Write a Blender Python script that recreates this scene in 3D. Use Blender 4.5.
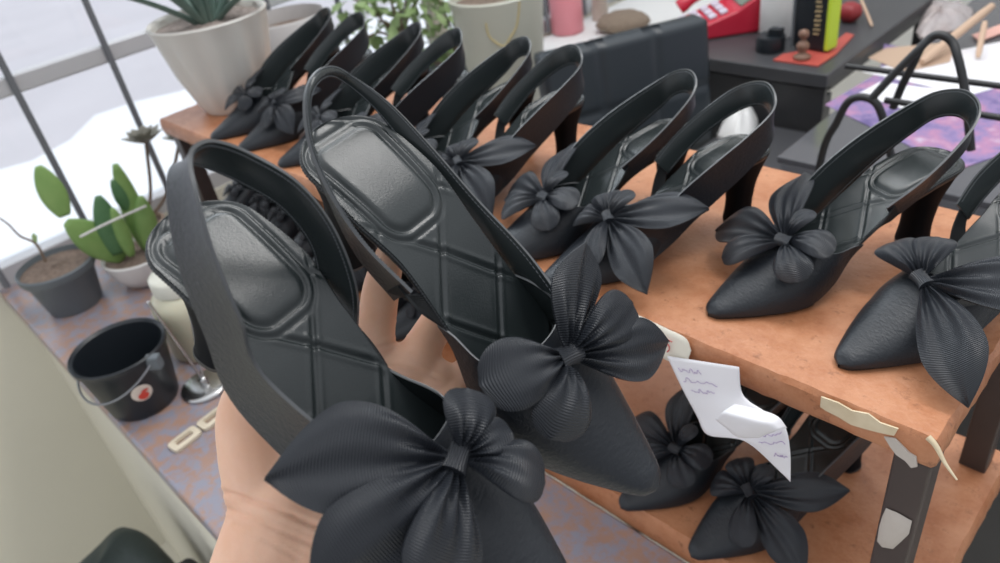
import bpy, bmesh, math, random
import numpy as np
from mathutils import Vector, Matrix
random.seed(7); np.random.seed(7)
for o in list(bpy.data.objects): bpy.data.objects.remove(o)
SC = bpy.context.scene
COL = SC.collection
PI = math.pi
# ------------------------------------------------------------------ camera
EYE = np.array([0., 0., 1.35])                      # the phone, 1.35 m above the floor
FPX, CX, CY = 750., 500., 281.5                     # focal length in pixels of a 1000 x 563 frame
RW = np.array([[0.7080886, -0.3115783, 0.6336635],
               [0.6917310, 0.4863364, -0.5338400],
               [-0.1418407, 0.8163307, 0.5598976]])  # camera axes -> world
cam = bpy.data.cameras.new('camera'); cam_ob = bpy.data.objects.new('camera', cam); COL.objects.link(cam_ob)
cam.sensor_fit = 'HORIZONTAL'; cam.sensor_width = 36.; cam.lens = 27.
cam.clip_start = .02; cam.clip_end = 100
cam.dof.use_dof = True; cam.dof.focus_distance = .45; cam.dof.aperture_fstop = 9.
M4 = Matrix([list(RW[i]) + [EYE[i]] for i in range(3)] + [[0, 0, 0, 1]])
cam_ob.matrix_world = M4
SC.camera = cam_ob
# ------------------------------------------------------------------ colour management
SC.view_settings.view_transform = 'Standard'; SC.view_settings.look = 'None'
SC.view_settings.gamma = 1.; SC.view_settings.use_curve_mapping = False
SC.view_settings.exposure = 0.0
# ------------------------------------------------------------------ world (bright overcast sky)
W = bpy.data.worlds.new('World'); SC.world = W; W.use_nodes = True
nt = W.node_tree; nt.nodes.clear()
wo = nt.nodes.new('ShaderNodeOutputWorld'); bg = nt.nodes.new('ShaderNodeBackground')
tc = nt.nodes.new('ShaderNodeTexCoord'); dp = nt.nodes.new('ShaderNodeVectorMath'); dp.operation = 'DOT_PRODUCT'
dp.inputs[1].default_value = (-.62, .25, .74)        # sky is brightest over the street side
rp = nt.nodes.new('ShaderNodeValToRGB')
rp.color_ramp.elements[0].position = 0.0; rp.color_ramp.elements[0].color = (.42, .43, .46, 1)
rp.color_ramp.elements[1].position = 1.0; rp.color_ramp.elements[1].color = (1.5, 1.55, 1.62, 1)
mr = nt.nodes.new('ShaderNodeMapRange'); mr.inputs[1].default_value = -.5; mr.inputs[2].default_value = .95
nt.links.new(tc.outputs['Generated'], dp.inputs[0]); nt.links.new(dp.outputs['Value'], mr.inputs[0])
nt.links.new(mr.outputs[0], rp.inputs[0]); nt.links.new(rp.outputs[0], bg.inputs[0]); nt.links.new(bg.outputs[0], wo.inputs[0])
bg.inputs[1].default_value = 1.05
# ------------------------------------------------------------------ area lights: an added overhead one and window daylight
def area(name, loc, target, sx, sy, power, col):
    l = bpy.data.lights.new(name, 'AREA'); l.shape = 'RECTANGLE'; l.size = sx; l.size_y = sy; l.energy = power; l.color = col
    o = bpy.data.objects.new(name, l); COL.objects.link(o); o.location = loc
    o.rotation_euler = (Vector(target) - Vector(loc)).to_track_quat('-Z', 'Y').to_euler(); return o
area('overhead_highlight_light', (-.35, 1.05, 2.72), (-.35, 1.0, 0), 1.3, .30, 18, (1., .98, .95))  # added overhead light, unseen, set where the insoles mirror it as highlights
area('window_daylight', (-1.9, 1.2, 2.5), (-.4, .4, .95), 1.6, 1.0, 34, (.92, .97, 1.))
# ------------------------------------------------------------------ picture ray helpers (used to take measurements from the photograph)
def ray(px, py): return RW @ np.array([px - CX, -(py - CY), -FPX])
def onZ(px, py, z): d = ray(px, py); return EYE + d * ((z - EYE[2]) / d[2])
def onY(px, py, y): d = ray(px, py); return EYE + d * ((y - EYE[1]) / d[1])
def onX(px, py, x): d = ray(px, py); return EYE + d * ((x - EYE[0]) / d[0])
def onD(px, py, t): d = ray(px, py); return EYE + d / FPX * t          # t = depth along the optical axis
# ------------------------------------------------------------------ object helpers
def tag(o, label=None, cat=None, group=None, kind=None):
    if label: o['label'] = label
    if cat: o['category'] = cat
    if group: o['group'] = group
    if kind: o['kind'] = kind
    return o
def empty(name, loc=(0, 0, 0), label=None, cat=None, group=None):
    o = bpy.data.objects.new(name, None); COL.objects.link(o); o.location = loc; o.empty_display_size = .03
    return tag(o, label, cat, group)
class MB:
    """collects vertices and faces of ONE mesh"""
    def __init__(s): s.v = []; s.f = []; s.m = []; s.uv = []; s.smooth = True
    def grid(s, pts, mat=0, closeu=False, closev=False, uv=None, flip=False):
        pts = np.asarray(pts, float); nu, nv = pts.shape[:2]; b = len(s.v)
        s.v += [tuple(p) for p in pts.reshape(-1, 3)]
        s.uv += [tuple(p) for p in (np.asarray(uv, float).reshape(-1, 2) if uv is not None else np.zeros((nu * nv, 2)))]
        for i in range(nu if closeu else nu - 1):
            for j in range(nv if closev else nv - 1):
                i2, j2 = (i + 1) % nu, (j + 1) % nv
                q = (b + i * nv + j, b + i2 * nv + j, b + i2 * nv + j2, b + i * nv + j2)
                s.f.append(q[::-1] if flip else q); s.m.append(mat)
        return b
    def poly(s, pts, mat=0):
        b = len(s.v); s.v += [tuple(p) for p in pts]; s.uv += [(0, 0)] * len(pts)
        s.f.append(tuple(range(b, b + len(pts)))); s.m.append(mat)
    def box(s, c, size, rz=0, mat=0, rot=None):
        c = np.array(c, float); h = np.array(size, float) / 2
        Rm = np.array(rot) if rot is not None else np.array([[math.cos(rz), -math.sin(rz), 0], [math.sin(rz), math.cos(rz), 0], [0, 0, 1]])
        b = len(s.v)
        for sx, sy, sz in [(-1,-1,-1),(1,-1,-1),(1,1,-1),(-1,1,-1),(-1,-1,1),(1,-1,1),(1,1,1),(-1,1,1)]:
            s.v.append(tuple(c + Rm @ (h * (sx, sy, sz)))); s.uv.append((0, 0))
        for q in [(0,3,2,1),(4,5,6,7),(0,1,5,4),(1,2,6,5),(2,3,7,6),(3,0,4,7)]:
            s.f.append(tuple(b + k for k in q)); s.m.append(mat)
    def tube(s, path, r, n=10, mat=0, cap=True, closed=False):
        P = np.asarray(path, float); N = len(P)
        r = np.full(N, r) if np.isscalar(r) else np.asarray(r, float)
        T = np.gradient(P, axis=0)
        if closed: T = (np.roll(P, -1, 0) - np.roll(P, 1, 0))
        T /= np.linalg.norm(T, axis=1)[:, None] + 1e-12
        a = np.array([0, 0, 1.]) if abs(T[0][2]) < .9 else np.array([1., 0, 0])
        rings = []
        for i in range(N):
            a = a - a.dot(T[i]) * T[i]; a /= np.linalg.norm(a) + 1e-12
            bb = np.cross(T[i], a)
            th = np.arange(n) * 2 * PI / n
            rings.append(P[i] + r[i] * (np.cos(th)[:, None] * a + np.sin(th)[:, None] * bb))
        s.grid(rings, mat, closeu=closed, closev=True)
        if cap and not closed:
            s.poly(rings[0][::-1], mat); s.poly(rings[-1], mat)
    def lathe(s, prof, c=(0, 0, 0), n=40, mat=0, axis=None, wob=None):
        """prof: list of (radius, height); axis: 3x3 frame"""
        c = np.array(c, float); th = np.arange(n) * 2 * PI / n; rings = []
        for r, h in prof:
            rr = np.full(n, max(r, 1e-5)) if wob is None else max(r, 1e-5) * (1 + wob(th, h))
            p = np.stack([rr * np.cos(th), rr * np.sin(th), np.full(n, h)], 1)
            if axis is not None: p = p @ np.array(axis).T
            rings.append(c + p)
        s.grid(rings, mat, closev=True, flip=True)
    def build(s, name, mats, parent=None, smooth=True, bevel=0, sub=0, solid=0, sharp=None, recalc=False):
        me = bpy.data.meshes.new(name)
        me.from_pydata([tuple(map(float, v)) for v in s.v], [], s.f); me.update()
        ms = mats if isinstance(mats, (list, tuple)) else [mats]
        for m in ms: me.materials.append(m)
        me.polygons.foreach_set('material_index', s.m)
        if any(u != (0, 0) for u in s.uv):
            l = me.uv_layers.new(name='UVMap'); vi = np.zeros(len(me.loops), int); me.loops.foreach_get('vertex_index', vi)
            l.data.foreach_set('uv', np.array(s.uv, float)[vi].ravel())
        if recalc:
            bm = bmesh.new(); bm.from_mesh(me); bmesh.ops.remove_doubles(bm, verts=bm.verts, dist=1e-6)
            bmesh.ops.recalc_face_normals(bm, faces=bm.faces); bm.to_mesh(me); bm.free()
        if smooth: me.polygons.foreach_set('use_smooth', [True] * len(me.polygons))
        if sharp is not None: me.set_sharp_from_angle(angle=math.radians(sharp))
        o = bpy.data.objects.new(name, me); COL.objects.link(o)
        if parent is not None: o.parent = parent
        if solid: md = o.modifiers.new('solid', 'SOLIDIFY'); md.thickness = solid; md.offset = 0
        if bevel:
            md = o.modifiers.new('bevel', 'BEVEL'); md.width = bevel; md.segments = 3; md.limit_method = 'ANGLE'; md.angle_limit = .6
        if sub: md = o.modifiers.new('sub', 'SUBSURF'); md.levels = sub; md.render_levels = sub
        return o
def interp(xs, ys):
    """monotone cubic interpolation"""
    xs = np.array(xs, float); ys = np.array(ys, float); h = np.diff(xs); d = np.diff(ys) / h
    m = np.zeros(len(xs)); m[0], m[-1] = d[0], d[-1]
    for i in range(1, len(xs) - 1):
        m[i] = 0 if d[i-1] * d[i] <= 0 else 2 * d[i-1] * d[i] / (d[i-1] + d[i])
    def fn(x):
        x = np.clip(np.asarray(x, float), xs[0], xs[-1]); i = np.clip(np.searchsorted(xs, x) - 1, 0, len(h) - 1)
        t = (x - xs[i]) / h[i]
        return ((1+2*t)*(1-t)**2*ys[i] + t*(1-t)**2*h[i]*m[i] + t*t*(3-2*t)*ys[i+1] + t*t*(t-1)*h[i]*m[i+1])
    return fn
def catmull(P, n):
    """curve through points, n samples, even arc length"""
    P = np.asarray(P, float); Q = np.vstack([2*P[0]-P[1], P, 2*P[-1]-P[-2]]); out = []
    for i in range(1, len(Q) - 2):
        p0, p1, p2, p3 = Q[i-1], Q[i], Q[i+1], Q[i+2]
        for t in np.linspace(0, 1, 24, endpoint=False):
            out.append(.5*((2*p1)+(-p0+p2)*t+(2*p0-5*p1+4*p2-p3)*t*t+(-p0+3*p1-3*p2+p3)*t**3))
    out.append(P[-1]); out = np.array(out)
    s = np.r_[0, np.cumsum(np.linalg.norm(np.diff(out, axis=0), axis=1))]
    u = np.linspace(0, s[-1], n)
    return np.stack([np.interp(u, s, out[:, k]) for k in range(out.shape[1])], 1)
def lerp_curve(P, n):
    """curve through points keeping the parameter of the points (n samples, even in parameter)"""
    P = np.asarray(P, float); k = len(P); Q = np.vstack([2*P[0]-P[1], P, 2*P[-1]-P[-2]])
    out = []
    for u in np.linspace(0, k - 1, n):
        i = min(int(u), k - 2); t = u - i; p0, p1, p2, p3 = Q[i], Q[i+1], Q[i+2], Q[i+3]
        out.append(.5*((2*p1)+(-p0+p2)*t+(2*p0-5*p1+4*p2-p3)*t*t+(-p0+3*p1-3*p2+p3)*t**3))
    return np.array(out)
def children(o): return [c for c in bpy.data.objects if c.parent == o]
def copy_tree(o, parent=None):
    c = o.copy(); COL.objects.link(c)
    if parent is not None: c.parent = parent
    for ch in children(o): copy_tree(ch, c)
    return c
# ------------------------------------------------------------------ materials
class Mat:
    def __init__(s, name, col=(.5, .5, .5), rough=.5, spec=.5, metal=0, **kw):
        s.m = bpy.data.materials.new(name); s.m.use_nodes = True; s.nt = s.m.node_tree; s.b = s.nt.nodes['Principled BSDF']
        s.b.inputs['Base Color'].default_value = (*col, 1); s.b.inputs['Roughness'].default_value = rough
        s.b.inputs['Specular IOR Level'].default_value = spec; s.b.inputs['Metallic'].default_value = metal
        for k, v in kw.items(): s.b.inputs[k.replace('_', ' ')].default_value = v
        s.tc = None
    def n(s, t, **kw):
        nd = s.nt.nodes.new(t)
        for k, v in kw.items(): setattr(nd, k, v)
        return nd
    def l(s, a, b): s.nt.links.new(a, b)
    def co(s, kind='Object'):
        if not s.tc: s.tc = s.n('ShaderNodeTexCoord')
        return s.tc.outputs[kind]
    def noise(s, scale, detail=4, rough=.55, co='Object', stretch=None):
        t = s.n('ShaderNodeTexNoise'); t.inputs['Scale'].default_value = scale; t.inputs['Detail'].default_value = detail; t.inputs['Roughness'].default_value = rough
        v = s.co(co)
        if stretch:
            mp = s.n('ShaderNodeMapping'); mp.inputs['Scale'].default_value = stretch; s.l(v, mp.inputs[0]); v = mp.outputs[0]
        s.l(v, t.inputs[0]); return t.outputs[0]
    def ramp(s, fac, stops):
        r = s.n('ShaderNodeValToRGB'); e = r.color_ramp.elements
        while len(e) < len(stops): e.new(.5)
        for el, (p, c) in zip(e, stops): el.position = p; el.color = (*c, 1) if len(c) == 3 else c
        s.l(fac, r.inputs[0]); return r.outputs[0]
    def color(s, out): s.l(out, s.b.inputs['Base Color']); return s
    def mix(s, fac, a, b):
        m = s.n('ShaderNodeMix'); m.data_type = 'RGBA'
        for inp, v in ((m.inputs[0], fac), (m.inputs[6], a), (m.inputs[7], b)):
            if hasattr(v, 'is_output'): s.l(v, inp)
            else: inp.default_value = v if isinstance(v, (int, float)) else (*v, 1)
        return m.outputs[2]
    def bump(s, h, strength=.3, dist=.001, prev=None):
        b = s.n('ShaderNodeBump'); b.inputs['Strength'].default_value = strength; b.inputs['Distance'].default_value = dist
        s.l(h, b.inputs['Height'])
        if prev: s.l(prev, b.inputs['Normal'])
        s.l(b.outputs[0], s.b.inputs['Normal']); return b.outputs[0]
    def ribs(s, axis, freq):
        sp = s.n('ShaderNodeSeparateXYZ'); s.l(s.co('UV'), sp.inputs[0])
        m = s.n('ShaderNodeMath', operation='MULTIPLY'); s.l(sp.outputs[axis], m.inputs[0]); m.inputs[1].default_value = freq
        q = s.n('ShaderNodeMath', operation='SINE'); s.l(m.outputs[0], q.inputs[0]); return q.outputs[0]
satin = Mat('black_satin', (.015, .018, .023), .36, .42)
satin.bump(satin.noise(480, 4, .65, stretch=(1, .4, 1)), .9, .0007)
satin = satin.m
gros = Mat('black_ribbed_ribbon', (.019, .022, .028), .38, .45)
gros.bump(gros.ribs(0, 2 * PI / .00125), .55, .0004)
gros = gros.m
lining = Mat('black_leather_lining', (.020, .026, .027), .27, .6)
lining.bump(lining.noise(1100, 3, .6), .3, .0005)
lining = lining.m
edge_m = Mat('strap_edge', (.075, .08, .085), .35, .6).m
welt_m = Mat('welt_leather', (.02, .023, .025), .45, .4).m
thread_m = Mat('grey_thread', (.09, .10, .11), .6).m
sole_m = Mat('sole_rubber', (.02, .018, .018), .5).m
heel_m = Mat('heel_satin', (.008, .009, .011), .55, .04).m
elas = Mat('ribbed_elastic', (.022, .024, .026), .7, .3); elas.bump(elas.ribs(1, 2 * PI / .0016), .8, .001); elas = elas.m
# ------------------------------------------------------------------ the slingback shoe (local frame: x heel->toe, y>0 outer side, z up)
ZC = interp([0, .02, .05, .08, .11, .14, .16, .19, .235], [.080, .0785, .073, .059, .038, .018, .011, .0075, .0075])
WL = interp([.022, .05, .08, .11, .14, .16, .18, .20, .215, .228, .2325, .235], [.0265, .0275, .026, .029, .034, .0345, .031, .0235, .0165, .0095, .006, .0005])
WM = interp([.022, .05, .08, .11, .14, .16, .18, .20, .215, .228, .2325, .235], [.0265, .0275, .023, .0225, .031, .034, .0305, .0235, .0165, .0095, .006, .0005])
def hr(x): return np.sqrt(np.clip(1 - (np.clip(.022 - x, 0, .022) / .022) ** 2, 0, 1))
def wl(x): return WL(x) * hr(x)
def wm(x): return WM(x) * hr(x)
def xs_heel(x1, n):
    """x stations, dense at the rounded heel"""
    a = .022 * (1 - np.cos(np.linspace(0, PI / 2, 16))); b = np.linspace(.022, x1, n)[1:]
    return np.r_[a, b]
def sdbox(x, y, cx_, hx, hy0, taper, r):
    hy = hy0 - taper * (x - cx_); qx = np.abs(x - cx_) - hx + r; qy = np.abs(y) - hy + r
    return np.hypot(np.maximum(qx, 0), np.maximum(qy, 0)) + np.minimum(np.maximum(qx, qy), 0) - r
def quilt(x, y):
    d = sdbox(x, y, .039, .027, .0165, .06, .008)
    g = lambda q, s: np.exp(-(q / s) ** 2)
    h = .0016 / (1 + np.exp(d / .0006)) - .0007 * g(d - .0016, .0009) + .0007 * g(d - .0040, .0012) - .0009 * g(d - .0062, .0009)
    far = 1 / (1 + np.exp(-(d - .0075) / .0006))
    for sg in (1, -1):
        q = ((x - .083) + sg * y * 1.05) / .046
        fr = (q - np.round(q)) * .046 / 1.45
        h = h + far * (-.0013 * g(fr, .0011) + .0005 * g(np.abs(fr) - .0024, .0012))
    e = np.minimum(wl(x) - y, wm(x) + y)
    return h * np.clip(e / .004, 0, 1)
def make_insole():
    mb = MB(); X = xs_heel(.205, 250); t = np.sin(np.linspace(-1, 1, 81) * PI / 2) * .25 + np.linspace(-1, 1, 81) * .75
    y = np.where(t[None] > 0, wl(X)[:, None] * t[None], wm(X)[:, None] * t[None]); xx = np.repeat(X[:, None], 81, 1)
    z = ZC(xx) + quilt(xx, y) + .0016 * np.clip(np.abs(t[None]) - .2, 0, 1) ** 2
    top = np.stack([xx, y, z], -1); bot = top.copy(); bot[..., 2] = ZC(xx) - .0035
    mb.grid(top, flip=False); mb.grid(bot, flip=True)
    loop = lambda g: np.vstack([g[:, -1][::-1], g[0][::-1], g[:, 0]])
    mb.grid([loop(top), loop(bot)])
    mb.grid([top[-1], bot[-1]])
    return mb
def outline(x1, n, off=0., dz=0.):
    X = xs_heel(x1, n)
    A = np.stack([X, wl(X) + off, ZC(X) + dz], 1)[::-1]; B = np.stack([X, -wm(X) - off, ZC(X) + dz], 1)[1:]
    P = np.vstack([A, B])
    d = np.maximum(0, .012 - P[:, 0]) / .012
    P[:, 0] -= off * d
    s = np.r_[0, np.cumsum(np.linalg.norm(np.diff(P, axis=0), axis=1))]; u = np.linspace(0, s[-1], int(s[-1] / .0006))
    return np.stack([np.interp(u, s, P[:, k]) for k in range(3)], 1)
def make_welt():
    P = outline(.170, 120, .0002, -.0008); i = np.arange(len(P))
    r = .0009 + .0004 * (np.abs(((i % 3) / 3.) - .5) * 2)
    mb = MB(); mb.tube(P, r, 8); return mb
def make_outsole():
    mb = MB(); X = xs_heel(.2349, 60); t = np.linspace(-1, 1, 13)
    y = np.where(t[None] > 0, wl(X)[:, None] * t[None], wm(X)[:, None] * t[None]) * .97; xx = np.repeat(X[:, None], 13, 1)
    zt = ZC(xx) - .0036; th = interp([0, .06, .12, .16, .235], [.003, .004, .004, .005, .005])(xx)
    zb = np.maximum(zt - th, 0); zb = np.where(xx > .155, 0, zb)
    zt = np.where(xx > .15, np.maximum(zt, .003), zt)
    top = np.stack([xx, y, zt], -1); bot = np.stack([xx, y * .95, zb], -1)
    mb.grid(top); mb.grid(bot, flip=True)
    loop = lambda g: np.vstack([g[:, -1][::-1], g[0][::-1], g[:, 0][:]])
    mb.grid([loop(top), loop(bot)]); return mb
def make_heel():
    mb = MB(); rings = []
    for k in range(22):
        u = k / 21.                                   # 0 top, 1 ground
        zt = lambda x: ZC(x) - .0066
        sc = interp([0, .18, .45, .75, 1], [1, .78, .56, .50, .56])(u)
        sy = interp([0, .18, .45, .75, 1], [1, .82, .62, .55, .60])(u)
        ring = []
        for a in np.linspace(0, 2 * PI, 40, endpoint=False):
            cxx, sxx = math.cos(a), math.sin(a)
            e = lambda v, p: math.copysign(abs(v) ** p, v)
            x0 = .023 + .022 * e(cxx, .7 if cxx > 0 else .9); y0 = .0225 * e(sxx, .75)
            xb = .020 + (x0 - .022) * sc + .004 * u
            zz = (zt(max(xb, 0)) * (1 - u)) + .003 * u
            ring.append((xb, y0 * sy, zz))
        rings.append(ring)
    mb.grid(rings, closev=True, flip=True); mb.poly(rings[-1]); mb.poly(rings[0][::-1]); return mb
def make_tip():
    mb = MB(); rings = []
    for zz, s in ((.003, 1), (.0028, 1.03), (.0002, 1.03), (0, .98)):
        rings.append([(.024 + .022 * .56 * s * math.copysign(abs(math.cos(a)) ** .8, math.cos(a)), .0225 * .6 * s * math.copysign(abs(math.sin(a)) ** .75, math.sin(a)), zz) for a in np.linspace(0, 2 * PI, 32, endpoint=False)])
    mb.grid(rings, closev=True, flip=True); mb.poly(rings[-1]); return mb
HV = interp([.09, .12, .145, .165, .18, .20, .22, .23, .235], [.050, .048, .0465, .043, .0355, .0255, .0165, .0125, .0075])
def vamp_pt(x, th, off=0.):
    """th 0 = inner sole edge, pi = outer sole edge"""
    c, s = np.cos(th), np.sin(th); w = np.where(c > 0, wm(x), wl(x)) + .0016 + off
    e = lambda v, p: np.sign(v) * np.abs(v) ** p
    zb = np.maximum(ZC(x) - .005, .0035); bulge = 1 + .035 * np.sin(2 * th) ** 2
    return np.stack([x + 0 * th, -w * e(c, .82) * bulge, zb + (HV(x) - .006 + off) * e(s, .95)], -1)
X0 = interp([0, .35, .8, 1.2, PI / 2, 2.0, 2.5, 2.9, PI], [.104, .122, .140, .1485, .1505, .147, .134, .118, .108])
def make_vamp():
    mb = MB(); TH = np.linspace(0, PI, 49); S = np.linspace(0, 1, 40)
    x = X0(TH)[None] + (.2352 - X0(TH))[None] * (S[:, None] ** .8); th = np.repeat(TH[None], 40, 0)
    out = vamp_pt(x, th); inn = vamp_pt(x, th, -.0013)
    inn[..., 2] = np.maximum(inn[..., 2], .0025)
    uv = np.stack([x, th * .03], -1)
    mb.grid(out, 0, uv=uv, flip=True); mb.grid(inn, 1, uv=uv)
    a, b = out[0], inn[0]; mid = (a + b) / 2 + np.array([-.0006, 0, .0003])
    mb.grid([a, mid, b], 2, flip=False)
    return mb
def ribbon(U, L, n=96, m=8, th=.0016, bulge=.0012, mats=(1, 0, 2), flip=False):
    """band between the edge curves U and L"""
    U = lerp_curve(U, n); L = lerp_curve(L, n); mb = MB()
    v = np.linspace(0, 1, m)
    mid = U[:, None] * (1 - v[None, :, None]) + L[:, None] * v[None, :, None]
    du = np.gradient(mid, axis=0); dv = np.gradient(mid, axis=1); N = np.cross(du, dv); N /= np.linalg.norm(N, axis=2)[..., None] + 1e-12
    if flip: N = -N
    mid = mid + N * (bulge * 4 * v * (1 - v))[None, :, None]
    s = np.r_[0, np.cumsum(np.linalg.norm(np.diff(mid[:, m // 2], axis=0), axis=1))]
    uv = np.stack([np.repeat(s[:, None], m, 1), np.repeat(v[None] * .025, n, 0)], -1)
    o = mid + N * th / 2; i = mid - N * th / 2
    mb.grid(o, mats[0], uv=uv); mb.grid(i, mats[1], uv=uv, flip=True)
    ring = lambda g: np.vstack([g[:, 0], g[-1][1:], g[::-1, -1][1:], g[0][::-1][1:-1]])
    ro, ri = ring(o), ring(i); mb.grid([ro, ri], mats[2], closev=True)
    return mb, U, L, mid, N
U_STD = [(.160, .024, .042), (.135, .034, .057), (.105, .0375, .079), (.075, .038, .095), (.045, .036, .108), (.015, .030, .121), (.004, .019, .130), (-.001, 0, .135), (.004, -.019, .131), (.018, -.031, .122), (.045, -.037, .106), (.072, -.038, .090), (.096, -.033, .074)]
L_STD = [(.140, .0355, .014), (.118, .0345, .025), (.095, .0335, .040), (.070, .0345, .056), (.042, .0345, .073), (.014, .0295, .091), (.004, .0170, .106), (.000, 0, .112), (.004, -.0165, .108), (.018, -.027, .099), (.042, -.0315, .086), (.064, -.032, .071), (.084, -.029, .058)]
def edge_tube(curve, N, r=.00055):
    mb = MB(); mb.tube(curve, r, 6); return mb
def petal(mb, A, T, nrm, W, arch=.01, kind='tail', skew=0., pleat=.0026, thick=.0013, curl=0., flare=.0):
    """ribbon leaf from the knot point A to the tip T; nrm = up"""
    A = np.array(A, float); T = np.array(T, float); d = T - A; Ln = np.linalg.norm(d); d /= Ln
    n = np.array(nrm, float); n -= n.dot(d) * d; n /= np.linalg.norm(n); s = np.cross(n, d)
    nu, nv = 34, 25; u = np.linspace(0, 1, nu)[:, None]; v = np.linspace(-1, 1, nv)[None]
    if kind == 'tail':
        w = W * (.14 + .86 * np.sin(np.clip(u / .62, 0, 1) * PI / 2) ** 1.1) * np.where(u > .62, np.clip(1 - ((u - .62) / .38) ** 1.7, 0, 1), 1)
        w = np.maximum(w, W * .02); yc = W * skew * np.clip((u - .35) / .65, 0, 1) ** 2
        tk = 0
    else:
        w = W * (.16 + .84 * np.sin(np.clip(u / .7, 0, 1) * PI / 2) ** 1.2) * np.where(u > .66, np.sqrt(np.clip(1 - ((u - .66) / .34) ** 2.4, 0, 1)), 1)
        w = np.maximum(w, W * .03); yc = W * skew * u ** 2; tk = .32 * W * np.sin(np.clip(u, 0, 1) ** .75 * PI) ** .8
    h = arch * np.sin(u * PI * .95) - curl * u ** 2
    fold = .16 * W * np.sin(u * PI * .9) * np.tanh((v - .15 + .5 * (u - .5)) * 4.5) * (1 if kind == 'tail' else .55)
    pl = pleat * 1.35 * (1 - u) ** 2.1 * np.cos(v * PI * 3.3 + 1.1 * np.sin(7 * W * 400)) * np.clip(u * 9, 0, 1) + pleat * .8 * np.sin(u * 5 + v * 2.2) * u * (1 - u)
    cup = -flare * W * v ** 2 * np.sin(u * PI) + fold
    base = A + d * (u * Ln)[..., None] + s * (w * v + yc)[..., None]
    uv = np.stack([u * Ln + .006 * v * v * u + .10, w * v + .05], -1) + np.zeros((nu, nv, 2))
    if kind == 'tail':
        c = base + n * (h + pl + cup)[..., None]
        o = c + n * thick / 2; i = c - n * thick / 2
    else:
        lens = np.sqrt(np.clip(1 - v ** 2, 0, 1)) * tk
        o = base + n * (h + pl * .8 + lens + fold)[..., None]; i = base + n * (h - lens * .55 + fold)[..., None]
    mb.grid(o, 0, uv=uv, flip=False); mb.grid(i, 0, uv=uv, flip=True)
    ring = lambda g: np.vstack([g[:, 0], g[-1][1:], g[::-1, -1][1:], g[0][::-1][1:-1]])
    mb.grid([ring(o), ring(i)], 0, closev=True, uv=np.stack([ring(uv), ring(uv)]))
    return mb
BN = np.array([.42, 0, .91])                            # up direction on the slope of the vamp
KNOT = np.array([.162, 0., .0465])
def make_knot():
    mb = MB(); ax = np.array([.91, 0, -.42]); d = np.array([.35, .94, 0.]); d -= d.dot(BN) * BN; d /= np.linalg.norm(d); e = np.cross(BN, d)
    rings = []
    for k in np.linspace(-1, 1, 15):
        r = 1 - .18 * (1 - k * k); ring = []
        for a in np.linspace(0, 2 * PI, 28, endpoint=False):
            ca, sa = math.cos(a), math.sin(a); rr = 1 + .05 * math.cos(3 * a + k)
            ring.append(KNOT + BN * (.0035 + .0048 * sa * rr * r) + e * (.0062 * ca * rr * r) + d * (.0068 * k))
        rings.append(ring)
    uv = np.zeros((15, 28, 2)); uv[..., 0] = np.arange(28)[None] * .0012; uv[..., 1] = .02
    mb.grid(rings, closev=True, uv=uv, flip=True); mb.poly(rings[0]); mb.poly(rings[-1][::-1]); return mb
def pol(phi, r, z): a = math.radians(phi); return (KNOT[0] + r * math.cos(a), r * math.sin(a), z)
BOW_STD = [('ribbon_tail', pol(132, .088, .066), .0190, .009, 'tail', .4, .004), ('ribbon_tail', pol(88, .084, .020), .0200, .014, 'tail', -.35, .0),
           ('ribbon_loop', pol(40, .050, .026), .0145, .007, 'loop', .1, 0), ('ribbon_loop', pol(-118, .040, .052), .0145, .007, 'loop', .1, 0),
           ('ribbon_loop', pol(-66, .040, .034), .0150, .007, 'loop', -.1, 0), ('ribbon_loop', pol(178, .026, .068), .0100, .005, 'loop', 0, 0)]
BOW_CORNER = [('ribbon_tail', pol(122, .098, .062), .0225, .010, 'tail', .3, .004), ('ribbon_tail', pol(66, .090, .008), .0205, .018, 'tail', -.25, .0),
              ('ribbon_loop', pol(-112, .050, .050), .0155, .008, 'loop', .1, 0), ('ribbon_loop', pol(-150, .040, .062), .0150, .007, 'loop', -.1, 0)]
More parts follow.
